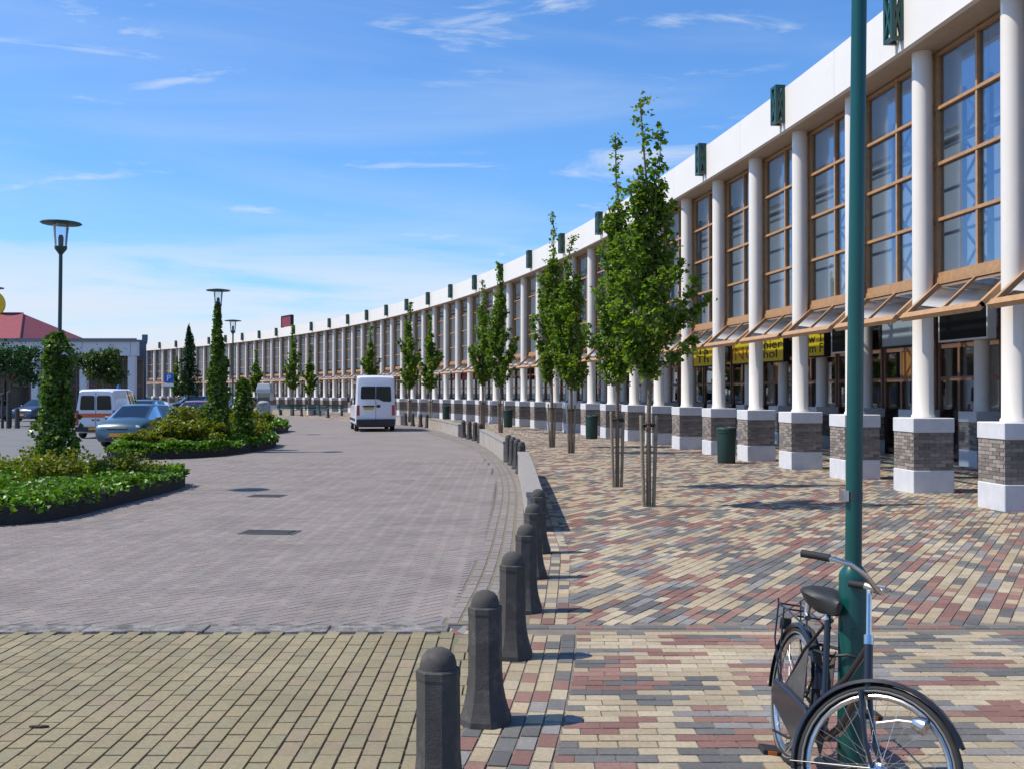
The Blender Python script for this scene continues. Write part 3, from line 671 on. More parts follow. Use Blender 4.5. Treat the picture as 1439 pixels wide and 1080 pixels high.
# ------------------------------------------------------------------ litter bins
binb = MB().lathe([(.225, 0), (.235, .03), (.25, .80), (.262, .81), (.262, .86), (.245, .87)], 20).mesh('body', M['bin'], True)
binl = MB().lathe([(.268, .871), (.27, .91), (.255, .94), (.18, .955), (.17, .94)], 20).mesh('lid', M['bin'], True)
binp = MB().lathe([(.12, -.02), (.12, .03)], 12).mesh('foot', M['bin'])
for (x, y, l) in ((5.69, 27.4, 'dark green litter bin nearest the camera, before the pedestals'), (3.24, 42.0, 'second dark green litter bin, between two tree pairs'), (-.22, 56.5, 'third dark green litter bin, beyond the second tree pair'), (-4.75, 74.0, 'farthest dark green litter bin, right of the white van')):
    t = thing('litter_bin', l, 'bin', (x, y, 0), .3, 'green bins before the arcade')
    link('body', binb, t); link('lid', binl, t); link('foot', binp, t)

# ------------------------------------------------------------------ foliage helpers
def leaves(centres, size, rgen, up=0.35, fold=.25):
    """leaf quads, bent along the middle: two quads each"""
    C = np.asarray(centres, float); n = len(C); s = size * rgen.uniform(.6, 1.3, n)
    d = rgen.normal(0, 1, (n, 3)); d[:,2] = d[:,2]*.6; d /= np.linalg.norm(d, axis=1)[:,None] + 1e-9
    nr = rgen.normal(0, 1, (n, 3)); nr[:,2] = np.abs(nr[:,2]) + up; nr -= (nr*d).sum(1)[:,None]*d; nr /= np.linalg.norm(nr, axis=1)[:,None] + 1e-9
    w = np.cross(nr, d)
    S = s[:,None]
    p0 = C - d*S*.5; p1 = C + d*S*.5
    a = C + d*S*.12 + w*S*.52 + nr*S*fold; b = C + d*S*.12 - w*S*.52 + nr*S*fold
    c1 = C - d*S*.28 + w*S*.20 + nr*S*fold*.3; c2 = C - d*S*.28 - w*S*.20 + nr*S*fold*.3
    V = np.stack([p0, c1, a, p1, b, c2], 1).reshape(-1, 3); o = (np.arange(n)*6)[:,None]
    F = np.concatenate([o + np.array([[0,3,2,1]]), o + np.array([[0,5,4,3]])], 0)
    return V, F
def leaf_obj(name, centres, size, m, parent, seed=1, **k):
    V, F = leaves(centres, size, np.random.default_rng(seed), **k); return link(name, np_mesh(name, V, F, [m]), parent)

def ginkgo(H, seed, base=2.15, spread=.85, limbs=44, per=11, leaf=.085, lead=3, trunk_r=.055, extra=()):
    """upright street tree: trunk and limbs mesh, crown mesh"""
    q = random.Random(seed); rg2 = np.random.default_rng(seed); tm = MB(); cl = []
    top = [Vector((q.gauss(0,.012)*max(0, i-2), q.gauss(0,.012)*max(0, i-2), -.05 + (H*.97)*i/9)) for i in range(10)]
    tm.tube(top, [trunk_r*(1-.088*i) + .004 for i in range(10)], 9)
    def at(zz): 
        t = max(0, min(8.999, zz/(H*.97)*9)); i = int(t); return top[i].lerp(top[i+1], t-i)
    def cluster(p, r, n):
        for _ in range(n): cl.append((p.x + q.gauss(0, r), p.y + q.gauss(0, r), p.z + q.gauss(0, r*.9)))
    specs = []
    for i in range(limbs):
        f = (i + q.random())/limbs; z0 = base - .1 + (H*.76 - base)*f**1.15
        frac = (z0 - base)/(H - base)
        Lh = spread*(.55 + .6*min(1, frac*5))*(1 - frac)**1.6*q.uniform(.55, 1.2) + .04
        specs.append((z0, q.uniform(0, 6.283) + i*2.4, Lh, Lh*q.uniform(.7, 1.5) + .15))
    for k in range(lead):                        # upright leaders that make the pointed top
        specs.append((base + (H-base)*q.uniform(.15, .4), q.uniform(0, 6.28), spread*q.uniform(.14, .30), (H-base)*q.uniform(.36, .55)))
    specs += list(extra)
    for (z0, az, Lh, Lv) in specs:
        p = at(z0); pts = []
        for j in range(6):
            t = j/5; r = Lh*(t**.75); pts.append(p + Vector((math.cos(az+.25*t)*r, math.sin(az+.25*t)*r, Lv*t**1.25)))
        tm.tube(pts, [.016*(1-.8*j/5) + .003 for j in range(6)], 5, cap=False)
        n = max(3, int(per*(Lh+Lv)/.9))
        for j in range(n):
            t = .12 + .88*(j + q.random())/n; i = min(4, int(t*5)); c = pts[i].lerp(pts[i+1], t*5-i)
            cluster(c + Vector((q.gauss(0,.05), q.gauss(0,.05), q.gauss(0,.04))), .052*(1.25-.5*t), q.randint(6, 12))
    for j in range(int((H-base)*11)):            # spurs on the leader
        zz = base + .2 + (H - base - .2)*(j + q.random())/((H-base)*11); cluster(at(zz) + Vector((q.gauss(0,.05), q.gauss(0,.05), 0)), .05, q.randint(6, 10))
    V, F = leaves(cl, leaf, rg2)
    return tm.mesh('trunk', M['trunk'], True), np_mesh('crown', V, F, [M['leaf_tree']])
stake_me = MB().lathe([(.031, -.05), (.031, 1.46), (.024, 1.49)], 10).mesh('stake', M['stake'])
strap_me = MB().tube([(.13, -.02, 1.30), (.06, .045, 1.31), (0, .062, 1.32), (-.06, .045, 1.31), (-.13, -.02, 1.30)], .018, 6).tube([(.13, .02, 1.34), (.06, -.06, 1.34), (0, -.075, 1.35), (-.06, -.06, 1.34), (-.13, .02, 1.34)], .018, 6).mesh('strap', M['rubber'])
def street_tree(x, y, meshes, label, rot, sc=1.0, tilt=0, stakes=True):
    t = thing('street_tree', label, 'tree', (x, y, 0), 0, 'staked street trees before the arcade')
    for nm, me in zip(('trunk', 'crown'), meshes):
        o = link(nm, me, t, (0, 0, 0), rot); o.scale = (1, 1, sc)
    if stakes:
        for sx in (-1, 1):
            s_ = link('stake', stake_me, t, (sx*.082, .02*sx, 0)); s_.rotation_euler = (rnd.uniform(-.02,.02), sx*.028 + tilt, 0)
        link('strap', strap_me, t)
TA = ginkgo(6.9, 3, 2.15, .78, 52, 12, lead=4, trunk_r=.04, extra=((2.75, -.1, 1.05, .75), (2.3, .1, .85, .55), (2.9, .15, .9, .9), (2.5, 3.2, .7, .9)))
TB = ginkgo(7.15, 14, 2.1, .68, 48, 12, lead=3, trunk_r=.04, extra=((2.3, 3.1, .6, .9),))
TC = ginkgo(8.0, 25, 2.2, .85, 46, 11, leaf=.10, lead=3)
TD = ginkgo(7.4, 36, 2.2, .95, 46, 11, leaf=.10, lead=2)
TE = ginkgo(8.2, 47, 2.2, .95, 40, 8, leaf=.13, lead=3)
TF = ginkgo(7.2, 58, 2.2, .85, 36, 8, leaf=.14, lead=2)
def gp(px, Y): return ((px-720)*Y/1450, Y)
for (px, Y, me, rot, sc, l) in (
    (912, 16.9, TA, 0, 1.0, 'green upright tree nearest the camera, tied to two stakes'),
    (868, 20.4, TB, 0, 1.0, 'tall upright tree just left behind the nearest tree'),
    (803, 31.9, TD, 1, .93, 'right tree of the second pair, beyond the nearest two trees'),
    (776, 35.3, TC, 2, 1.03, 'left tree of the second pair, with a thin pointed top'),
    (704, 48.5, TE, .5, 1.0, 'right tree of the third pair along the arcade'),
    (679, 52.5, TD, 3, 1.05, 'left tree of the third pair along the arcade'),
    (605, 63.0, TF, 1, .95, 'right tree of the fourth pair, right of the white van'),
    (576, 67.0, TE, 2.2, .97, 'left tree of the fourth pair, just right of the white van'),
    (521, 80.0, TF, 4, 1.0, 'upright tree rising behind the roof of the white van'),
    (436, 92.0, TF, 2.7, .82, 'thin small tree right of the dark tree left of the van'),
    (412, 90.0, TE, 5, .98, 'dark slim tree left of the white van'),
    (360, 99.0, TF, .3, .85, 'bright green small tree right of the ivy lamp post'),
    (196, 120.0, TF, 1.7, .8, 'far slim tree between the grey block and the arcade'),
    (249, 108.0, TE, 1.2, .72, 'far small tree right of the blue sign')):
    x, y = gp(px, Y); street_tree(x, y, me, l, rot, sc)
x, y = gp(266, 96); t = thing('conical_tree', 'dark broad conical tree at the far bend, left of the ivy lamp', 'tree', (x, y, 0))
q = random.Random(4); MB().tube([(0,0,-.05),(0.02,0,3),(0,0,7.6)], [.10,.07,.02], 8).obj('trunk', M['trunk'], t)
cl = []
for i in range(6500):
    f = q.random()**1.2; zz = 1.7 + 6.2*f; r = (1.25*(1-f)**.75 + .05)*q.random()**.4; a = q.uniform(0, 6.28); r *= .75 + .35*math.sin(a*3 + zz*2.1); cl.append((r*math.cos(a), r*math.sin(a), zz + .15*q.gauss(0,1)))
leaf_obj('crown', cl, .15, M['leaf_dark'], t, 5)
def bushy_tree(px, Y, zc, rx, rz, label, seed, m):
    x, y = gp(px, Y); t = thing('bushy_tree', label, 'tree', (x, y, 0)); q = random.Random(seed)
    MB().tube([(0,0,-.05),(.05,0,1.2),(0,.05,zc)], [.13,.10,.05], 8).obj('trunk', M['trunk'], t)
    lm = MB(); cl = []
    for i in range(16):
        a = q.uniform(0, 6.28); r = rx*q.uniform(.35, .95); e = Vector((r*math.cos(a), r*math.sin(a), zc + rz*q.uniform(-.7, .9))); lm.tube([(0,0,zc-rz*.8), e*.5 + Vector((0,0,zc*.45)), e], [.04,.025,.01], 5)
        for _ in range(230):
            cl.append((e.x + q.gauss(0, rx*.2), e.y + q.gauss(0, rx*.2), e.z + q.gauss(0, rz*.24)))
    lm.obj('limbs', M['trunk'], t); leaf_obj('crown', cl, .17, m, t, seed)
bushy_tree(14, 58, 3.2, 1.7, 1.0, 'dark broad tree at the left edge before the red roof', 3, M['leaf_dark'])
bushy_tree(139, 60, 3.25, 1.35, .9, 'broad low tree behind the white van with the orange stripe', 8, M['leaf_mid'])

# ------------------------------------------------------------------ planting beds
def bed(outline, label, hk=.25):
    t = thing('planting_bed', label, 'planter', (0,0,0), 0, 'planting beds at the ends of the parking rows')
    n = len(outline); c = Vector((sum(p[0] for p in outline)/n, sum(p[1] for p in outline)/n))
    inn = []
    for i, p in enumerate(outline):
        a, b = Vector(outline[i-1]), Vector(outline[(i+1) % n]); tdir = (b-a).normalized(); nr = Vector((-tdir.y, tdir.x))
        if nr.dot(c - Vector(p)) < 0: nr = -nr
        inn.append(Vector(p) + nr*.16)
    # kerb of separate concrete edgings
    i = 0
    while i < n:
        j = min(i+3, n); m = MB(); idx = [k % n for k in range(i, j+1)]
        vs = []
        for k in idx:
            o_, i_ = Vector(outline[k]), inn[k]; vs += [(o_.x,o_.y,-.02),(i_.x,i_.y,-.02),(i_.x,i_.y,hk),(o_.x,o_.y,hk)]
        fs = [(3,2,1,0), tuple(4*(len(idx)-1) + q_ for q_ in (0,1,2,3))]
        for a in range(len(idx)-1): fs += [(4*a+q_, 4*a+(q_+1)%4, 4*a+4+(q_+1)%4, 4*a+4+q_) for q_ in range(4)]
        o = m.add(vs, fs).obj('kerb_edging', M['kerb'], t)
        i = j
    sheet('soil', [(p.x, p.y) for p in inn], hk-.06, M['soil'], t)
    return t
def rounded(x0, x1, y0, y1, rr, skew=0.0):
    pts = []
    for (cx, cy, a0) in ((x1-rr, y0+rr, -90), (x1-rr, y1-rr, 0), (x0+rr, y1-rr, 90), (x0+rr, y0+rr, 180)):
        for k in range(7): a = R(a0 + 15*k); pts.append((cx + rr*math.cos(a) + skew*(cy + rr*math.sin(a) - y0), cy + rr*math.sin(a)))
    out = []
    for i, p in enumerate(pts):
        out.append(p); p2 = pts[(i+1) % len(pts)]; d = math.dist(p, p2)
        for k in range(1, int(d/.6)): f = k/int(d/.6); out.append((p[0]+(p2[0]-p[0])*f, p[1]+(p2[1]-p[1])*f))
    return out
def inside(p, poly):
    c = False; j = len(poly)-1
    for i in range(len(poly)):
        if (poly[i][1] > p[1]) != (poly[j][1] > p[1]) and p[0] < (poly[j][0]-poly[i][0])*(p[1]-poly[i][1])/(poly[j][1]-poly[i][1]) + poly[i][0]: c = not c
        j = i
    return c
B1 = [(-13, 14.6), (-10, 14.35), (-8.6, 14.35), (-7.3, 14.42), (-6.95, 14.6), (-6.68, 15.0), (-6.58, 15.8), (-6.52, 17.0), (-6.47, 18.2), (-6.45, 19.2), (-6.45, 20.1), (-6.55, 20.7), (-6.9, 21.2), (-7.6, 21.5), (-9, 21.7), (-11, 21.8), (-13, 21.8), (-13.2, 18)]
B2 = [(-11.5, 29.3), (-11.1, 28.95), (-10.7, 28.85), (-10.1, 28.95), (-9.3, 29.4), (-8.75, 30.2), (-8.42, 31.5), (-8.22, 33), (-8.15, 34.5), (-8.2, 35.8), (-8.45, 37), (-9, 37.8), (-10, 38.2), (-11.0, 37.8), (-11.5, 36.5), (-11.65, 34.4), (-11.7, 32.6), (-11.65, 30.8)]
B3 = [(-14.5, 45.2), (-12.8, 44.8), (-11.6, 45.2), (-11.0, 46.4), (-10.75, 48), (-10.8, 49.8), (-11.1, 51.2), (-12, 52), (-13.5, 52), (-14.6, 50.5), (-14.8, 47.5)]
bed(B1, 'nearest planting bed with dark kerb, bottom left'); bed(B2, 'middle planting bed with yellow green shrubs and dark kerb'); bed(B3, 'farthest planting bed, partly hidden behind the middle one')
def ground_cover(poly, n, h, size, m, name, label, cat, seed, band=None, hk=.22):
    q = random.Random(seed); xs = [p[0] for p in poly]; yy = [p[1] for p in poly]; cl = []
    while len(cl) < n:
        p = (q.uniform(min(xs)-.02, max(xs)+.06), q.uniform(min(yy)-.08, max(yy)))
        if not inside(p, poly):
            if q.random() > .5 or min(math.dist(p, v) for v in poly) > .45: continue
            if not any(inside((p[0]+dx, p[1]+dy), poly) for dx, dy in ((-.09,0),(.09,0),(0,.10))): continue
            cl.append((p[0], p[1], hk + q.uniform(-.05, .08))); continue
        if band and not band(p): continue
        k = .5 + .5*math.sin(p[0]*3.1)*math.sin(p[1]*2.7 + p[0]) ; cl.append((p[0], p[1], hk + h*(.35 + .65*k)*q.random()**.55))
    o = leaf_obj(name, cl, size, m, None, seed, up=1.0); tag(o, label, cat, kind='stuff'); return o
ground_cover(B1, 21000, .22, .10, M['leaf_ivy'], 'ivy_ground_cover', 'bright green ivy carpet spilling over the nearest bed kerb', 'ivy', 3, lambda p: p[0] > -12.5)
ground_cover(B2, 9000, .26, .13, M['leaf_ivy'], 'ivy_ground_cover', 'bright green ivy along the kerb of the middle bed', 'ivy', 4, lambda p: p[1] < 30.6 + .15*(p[0]+12) or p[0] > -9.3)
ground_cover(B3, 5000, .40, .16, M['leaf_ivy'], 'ivy_ground_cover', 'green ivy patch in the farthest bed', 'ivy', 5)
def shrub(x, y, r, h, n, m, size, label, seed, hk=.2):
    t = thing('shrub', label, 'shrub', (x, y, hk), 0, 'shrubs in the planting beds'); q = random.Random(seed); sm = MB(); cl = []
    for i in range(int(26*max(1, r))):
        a = q.uniform(0, 6.28); rr = r*math.sqrt(q.random()); e = Vector((rr*math.cos(a), rr*math.sin(a), h*q.uniform(.55, 1.1)*(1-.45*(rr/r)**2)))
        b = Vector((e.x*.5, e.y*.5, 0)); md = b.lerp(e, .55) + Vector((q.gauss(0,.04), q.gauss(0,.04), .04)); sm.tube([b, md, e], [.008,.006,.003], 4, cap=False)
        for k in range(int(n/26/max(1, r))):
            f = q.random()**.6; p = b.lerp(md, f*2) if f < .5 else md.lerp(e, f*2-1); s_ = .10*max(1, r*.8); cl.append((p.x + q.gauss(0, s_), p.y + q.gauss(0, s_), max(.02, p.z + q.gauss(0, .05))))
    sm.obj('stems', M['trunk'], t); leaf_obj('foliage', cl, size, m, t, seed, up=.6)
for i, (x, y, r, h, n, l) in enumerate((
    (-9.9, 17.2, .8, .62, 1500, 'olive shrub at the left edge of the nearest bed'), (-8.1, 18.6, .75, .66, 1500, 'olive shrub just right of the ivy lamp post in the nearest bed'),
    (-7.5, 19.9, .7, .55, 1300, 'sparse olive shrub at the right end of the nearest bed'), (-9.4, 20.6, .8, .6, 1300, 'olive shrub behind the ivy lamp post in the nearest bed'))):
    shrub(x, y, r, h, n, M['leaf_shrub'], .07, l, 40+i)
for i, (x, y, r, h, n, l) in enumerate((
    (-10.9, 30.9, .85, .62, 3000, 'yellow green shrub mound left in the middle bed'), (-9.9, 32.0, 1.2, .95, 5200, 'yellow green shrub mound in the centre of the middle bed'),
    (-9.4, 34.6, 1.1, .95, 4200, 'yellow green shrub mound right in the middle bed'), (-10.8, 34.6, 1.3, 1.35, 5200, 'taller yellow green shrub behind the ivy lamp in the middle bed'), (-9.6, 36.6, 1.0, 1.1, 3600, 'yellow green shrub at the far end of the middle bed'),
    (-11.0, 36.4, .8, .9, 2600, 'yellow green shrub at the far left corner of the middle bed'))):
    shrub(x, y, r, h, n, M['leaf_shrub'], .11, l, 60+i)
shrub(-12.6, 48.6, 1.3, .9, 3000, M['leaf_shrub'], .15, 'yellow green shrub in the farthest bed', 80)

# ------------------------------------------------------------------ lamp posts
def lamp_post(x, y, label, H=5.1, near=False, tilt=(0,0)):
    t = thing('street_lamp', label, 'lamp post', (x, y, 0), 0, 'green street lamps'); t.rotation_euler = (tilt[0], tilt[1], 0)
    pm = M['pole'] if near else M['pole_far']; n = 32 if near else 14
    MB().lathe([(.066, -.05), (.066, .985), (.063, 1.0), (.040, 1.035)], n).obj('lower_post', pm, t, True)
    MB().lathe([(.0385, 1.030), (.037, 2.4), (.034, H-.62)], n).obj('upper_post', pm, t, True)
    MB().lathe([(.036, H-.621), (.05, H-.60), (.11, H-.52), (.115, H-.47)], n).obj('collar', pm, t, True)
    MB().lathe([(.11, H-.469), (.145, H-.06)], n, cap=False).obj('glass_cylinder', M['glass_lamp'], t, True)
    MB().lathe([(.045, H-.468), (.05, H-.30), (.03, H-.25)], 12).obj('bulb_holder', M['pole_far'], t, True)
    MB().lathe([(.13, H-.062), (.36, H-.045), (.38, H-.03), (.36, H-.012), (.12, H+.02), (.01, H+.025)], n).obj('cap_disc', pm, t, True)
    if near:
        MB().lathe([(.0395, 1.345), (.0395, 1.385)], 24).obj('band', M['pole_far'], t); MB().box(-.062, -.034, -.03, .03, 1.34, 1.39).obj('fixing_plate', M['chrome'], t)
        MB().box(-.03, .03, -.0685, -.064, .35, .75).obj('service_door', pm, t)
    return t
lamp_post(1.605, 4.9, 'near green lamp post with thick base that the bicycle leans on', 5.1, True, (0, R(.75)))
lamp_post(-8.62, 19.6, 'lamp post with flat disc cap and ivy, at the left in the nearest bed', tilt=(0, R(.5)))
lamp_post(-9.26, 32.5, 'ivy covered lamp post with disc cap in the middle bed')
lamp_post(-12.5, 46.2, 'farthest disc capped lamp post, right behind the middle ivy lamp')
def ivy(x, y, prof, n, label, seed, size, hk=.15):
    """climbing ivy: prof lists (height, radius)"""
    t = thing('climbing_ivy', label, 'ivy', (x, y, hk)); q = random.Random(seed); cl = []; vm = MB()
    hs = [p[0] for p in prof]; rs = [p[1] for p in prof]; wts = [rs[i]*(hs[i+1]-hs[i]) + .02 for i in range(len(hs)-1)]
    blobs = [(q.uniform(0, hs[-1]), q.uniform(0, 6.28), q.uniform(.55, 1.6)) for _ in range(34)]
    for i in range(n):
        k = q.choices(range(len(wts)), wts)[0]; f = q.random(); zz = hs[k] + (hs[k+1]-hs[k])*f; r = rs[k] + (rs[k+1]-rs[k])*f
        a = q.uniform(0, 6.28); mod = 1.0
        for bz, ba, bs in blobs:
            d = math.hypot((zz-bz)/.22, math.atan2(math.sin(a-ba), math.cos(a-ba))/.6)
            if d < 1: mod = 1 + (bs-1)*(1-d*d)*1.3
        r = r*mod*(1 - .35*q.random()**2)*(1 + (.35*q.random() if q.random() < .12 else 0)); cl.append((r*math.cos(a), r*math.sin(a), zz + q.gauss(0,.03)))
    for i in range(7):
        a = q.uniform(0, 6.28); vm.tube([(rs[min(j, len(rs)-1)]*.35*math.cos(a + j*.5) + (.07 if rs[min(j, len(rs)-1)] < .2 else 0)*math.cos(a), rs[min(j, len(rs)-1)]*.35*math.sin(a + j*.5), hs[j]) for j in range(len(hs))], .012, 5)
    vm.obj('vines', M['trunk'], t); leaf_obj('foliage', cl, size, M['leaf_ivy_dark'], t, seed, up=.2)
ivy(-8.62, 19.55, [(0, .46), (.5, .36), (1.0, .33), (1.5, .28), (2.0, .25), (2.45, .21), (2.7, .16), (2.82, .05)], 3200, 'tall leafy ivy column round the left lamp post', 5, .10)
ivy(-9.26, 32.45, [(0, .34), (.8, .31), (1.6, .29), (2.3, .27), (2.7, .19), (3.2, .15), (3.8, .11), (4.3, .08), (4.5, .03)], 3000, 'dark ivy climbing almost to the top of the middle lamp post', 6, .13)
ivy(-8.75, 33.6, [(0, .30), (.8, .27), (1.6, .24), (2.0, .18), (2.15, .06)], 1500, 'shorter ivy column right beside the ivy covered lamp', 7, .13)

# ------------------------------------------------------------------ vehicles
def wheel(parent, x, y, r, wd, side):
    m = Matrix.Translation((x, y, r)) @ Matrix.Rotation(R(90)*side, 4, 'Y')
    w = MB().lathe([(r*.62, -wd/2), (r*.93, -wd/2), (r, -wd/2+.03), (r, wd/2-.03), (r*.93, wd/2), (r*.62, wd/2)], 20, cap=False, mtx=m).obj('wheel', M['rubber'], parent, True)
    MB().lathe([(.02, wd/2-.01), (r*.2, wd/2-.015), (r*.3, wd/2-.04), (r*.58, wd/2-.02), (r*.625, wd/2-.002)], 16, mtx=m, cap=False).obj('rim', M['silver_paint'], w, True)
def car_body(stations, tags, paint, parent):
    """loft of half sections mirrored; faces sorted into parts by tag"""
    secs = []
    for (y, zb, zbelt, zt, wl_, wb, wt) in stations:
        half = [(0, zb), (wl_*.86, zb), (wl_, zb+.14), (wb, (zb+zbelt)/2+.06), (wb*.985, zbelt-.03), (wb*.955, zbelt), (wt, zt-.05), (wt*.86, zt-.005), (0, zt+.015)]
        secs.append([Vector((x, y, zz)) for x, zz in half])
    parts = {}
    def put(nm, q4):
        parts.setdefault(nm, MB()).add(q4, [(0,1,2,3)])
    for i in range(len(secs)-1):
        a, b = secs[i], secs[i+1]; side, top = tags[i]
        for j in range(8):
            nm = side if j == 5 else (top if j in (6, 7) else 'body')
            if top in ('windscreen', 'rear_window') and j == 6: nm = 'body'
            q4 = [a[j], a[j+1], b[j+1], b[j]]
            m4 = [Vector((-p.x, p.y, p.z)) for p in (a[j+1], a[j], b[j], b[j+1])]
            put(nm if nm != 'side_window' else 'side_window_r%d' % i, q4); put(nm if nm != 'side_window' else 'side_window_l%d' % i, m4)
    for sec, rev in ((secs[0], False), (secs[-1], True)):
        ring = sec + [Vector((-p.x, p.y, p.z)) for p in reversed(sec[1:-1])]
        parts['body'].add(ring, [tuple(range(len(ring))) if rev else tuple(reversed(range(len(ring))))])
    for nm, mb in parts.items():
        base = 'side_window' if nm.startswith('side_window') else nm
        me = mb.mesh(base, paint if base == 'body' else M['glass_car'])
        bm = bmesh.new(); bm.from_mesh(me); bmesh.ops.remove_doubles(bm, verts=bm.verts, dist=.0005); bmesh.ops.recalc_face_normals(bm, faces=bm.faces); bm.to_mesh(me); bm.free()
        me.polygons.foreach_set('use_smooth', [True]*len(me.polygons)); me.set_sharp_from_angle(angle=R(34))
        link(base, me, parent)
def hatchback(x, y, rot, paint, label, L=3.9, Wd=1.68, H=1.46, cheap=False):
    t = thing('parked_car', label, 'car', (x, y, 0), rot, 'parked cars'); w = Wd/2; h = L/2
    st = [(h, .28, .54, .60, w*.74, w*.78, w*.66), (h-.05, .21, .66, .73, w*.90, w*.92, w*.80), (h-.20, .19, .78, .85, w*.97, w*.98, w*.84), (h-.60, .19, .88, .96, w*.98, w, w*.84), (h-.90, .19, .93, 1.01, w*.98, w, w*.82),
          (h-1.55, .19, .95, H-.06, w*.98, w, w*.72), (h-1.85, .19, .96, H, w*.98, w, w*.72), (h-2.05, .19, .96, H, w*.98, w, w*.70), (h-2.85, .19, .98, H-.02, w*.98, w, w*.69), (h-2.93, .19, .98, H-.03, w*.98, w, w*.69), (-h+.30, .20, 1.0, H-.09, w*.96, w*.97, w*.66), (-h+.03, .24, .98, 1.05, w*.90, w*.90, w*.72), (-h, .32, .80, .84, w*.80, w*.84, w*.70)]
    tg = [('body','body')]*4 + [('side_window','windscreen')] + [('side_window','body'), ('body','body'), ('side_window','body'), ('body','body'), ('side_window','body'), ('body','rear_window'), ('body','body')]
    car_body(st, tg, paint, t)
    for sx in (-1, 1):
        wheel(t, sx*(w-.10), h-.78, .29, .18, sx); wheel(t, sx*(w-.10), -h+.65, .29, .18, sx)
        hl = MB().lathe([(.001, .05), (.07, .04), (.12, .01), (.13, -.06)], 14, mtx=Matrix.Translation((sx*w*.74, h-.11, .68)) @ Matrix.Rotation(R(-70), 4, 'X') @ Matrix.Diagonal((1.25, .85, 1, 1))).obj('headlight', M['head'], t, True)
        MB().box(-.09, .09, -.05, .05, -.06, .06, mtx=Matrix.Translation((sx*(w+.08), h-1.25, .98))).obj('mirror', paint, t, bevel=.025)
        MB().box(-.07, .07, -.015, .015, -.16, .16, mtx=Matrix.Translation((sx*w*.78, -h+.05, .85))).obj('tail_light', M['tail'], t, bevel=.01)
    MB().box(-w*.42, w*.42, -.02, .02, -.045, .045, mtx=Matrix.Translation((0, h-.02, .64))).obj('grille', M['black_plastic'], t, bevel=.015)
    MB().box(-w*.50, w*.50, -.02, .02, -.06, .06, mtx=Matrix.Translation((0, h-.015, .31))).obj('air_intake', M['black_plastic'], t, bevel=.015)
    MB().box(-.26, .26, -.008, .008, -.055, .055, mtx=Matrix.Translation((0, h+.006, .44))).obj('number_plate', M['amber'], t)
    MB().box(-w*.55, w*.55, -h*.85, h*.72, .17, .20).obj('underbody', M['black_plastic'], t)
    return t
hatchback(-13.25, 36.9, R(176), M['blue_paint'], 'steel blue hatchback facing the camera beside the middle bed')
hatchback(-14.6, 48.0, R(178), M['red_paint'], 'maroon car parked behind the steel blue hatchback', H=1.50)
hatchback(-18.3, 51.5, R(180), M['blue_paint'], 'blue car roof showing between white van and steel blue hatchback', H=1.52)
hatchback(-17.2, 58.0, R(182), M['violet_paint'], 'violet blue car behind the maroon car', H=1.42)
hatchback(-31.6, 69.5, R(165), M['navy_paint'], 'dark navy car facing the camera at far left', L=4.2, Wd=1.72)
hatchback(-35.0, 68.5, R(175), M['teal_paint'], 'teal green car cut by the left edge')
hatchback(-31.2, 101.0, R(120), M['navy_paint'], 'far dark car under the conical tree', L=4.4, H=1.6)
hatchback(-28.2, 97.0, R(95), M['silver_paint'], 'far silver car left of the ivy covered lamp')

def small_van(x, y, rot, label):
    t = thing('striped_van', label, 'van', (x, y, 0), rot); w, h, H = .86, 2.05, 2.02
    st = [(h, .30, .60, .64, w*.70, w*.72, w*.62), (h-.1, .22, .74, .80, w*.92, w*.92, w*.80), (h-.6, .20, .96, 1.04, w, w, w*.86), (h-.85, .20, 1.05, 1.12, w, w, w*.84), (h-1.5, .20, 1.08, H-.06, w, w, w*.80), (h-1.75, .20, 1.08, H, w, w, w*.80), (h-2.5, .20, 1.08, H, w, w, w*.80), (-h+.12, .22, 1.08, H-.02, w, w, w*.80), (-h, .26, 1.08, H-.10, w*.96, w*.96, w*.77)]
    tg = [('body','body')]*3 + [('side_window','windscreen'), ('side_window','body'), ('side_window','body'), ('body','body'), ('body','body')]
    car_body(st, tg, M['white_paint'], t)
    for sx in (-1, 1):
        wheel(t, sx*(w-.1), h-.75, .30, .18, sx); wheel(t, sx*(w-.1), -h+.7, .30, .18, sx)
        MB().prism([(-.29, -.29), (.25, -.29), (.29, -.25), (.25, .25), (.20, .29), (-.24, .29), (-.29, .24)][::1], -.012, .012, mtx=Matrix.Translation((sx*.34, -h-.012, 1.46)) @ Matrix.Rotation(R(90), 4, 'X') @ Matrix.Diagonal((sx, 1, 1, 1))).obj('rear_window', M['dark_pane'], t)
        MB().box(-.05, .05, -.012, .012, -.30, .30, mtx=Matrix.Translation((sx*w*.86, -h-.014, .85))).obj('tail_light', M['tail'], t)
        MB().box(-.006, .006, -h+.05, h-.9, .86, 1.03, mtx=Matrix.Translation((sx*(w+.004), 0, 0))).obj('side_stripe', M['stripe'], t)
        MB().box(-.05, .05, -.02, .02, -.025, .025, mtx=Matrix.Translation((sx*.10, -h-.02, .76))).obj('door_handle', M['black_plastic'], t)
    MB().box(-w*.78, w*.78, -h-.014, -h-.004, .86, 1.03).obj('rear_stripe', M['stripe'], t)
    MB().box(-.006, .006, -h-.012, -h+.01, .5, H-.16).obj('door_seam', M['black_plastic'], t)
    MB().box(-w*.95, w*.95, -h-.07, -h+.1, .28, .50).obj('bumper', M['black_plastic'], t, bevel=.02)
    MB().box(-.26, .26, -h-.085, -h-.071, .35, .46).obj('number_plate', M['amber'], t)
    MB().lathe([(.08, 0), (.08, .10), (.05, .15), (.01, .16)], 12, mtx=Matrix.Translation((.45, -.6, H+.01))).obj('roof_beacon', M['sign_blue'], t, True)
small_van(-17.15, 44.3, R(3), 'white van with orange red stripe seen from behind')

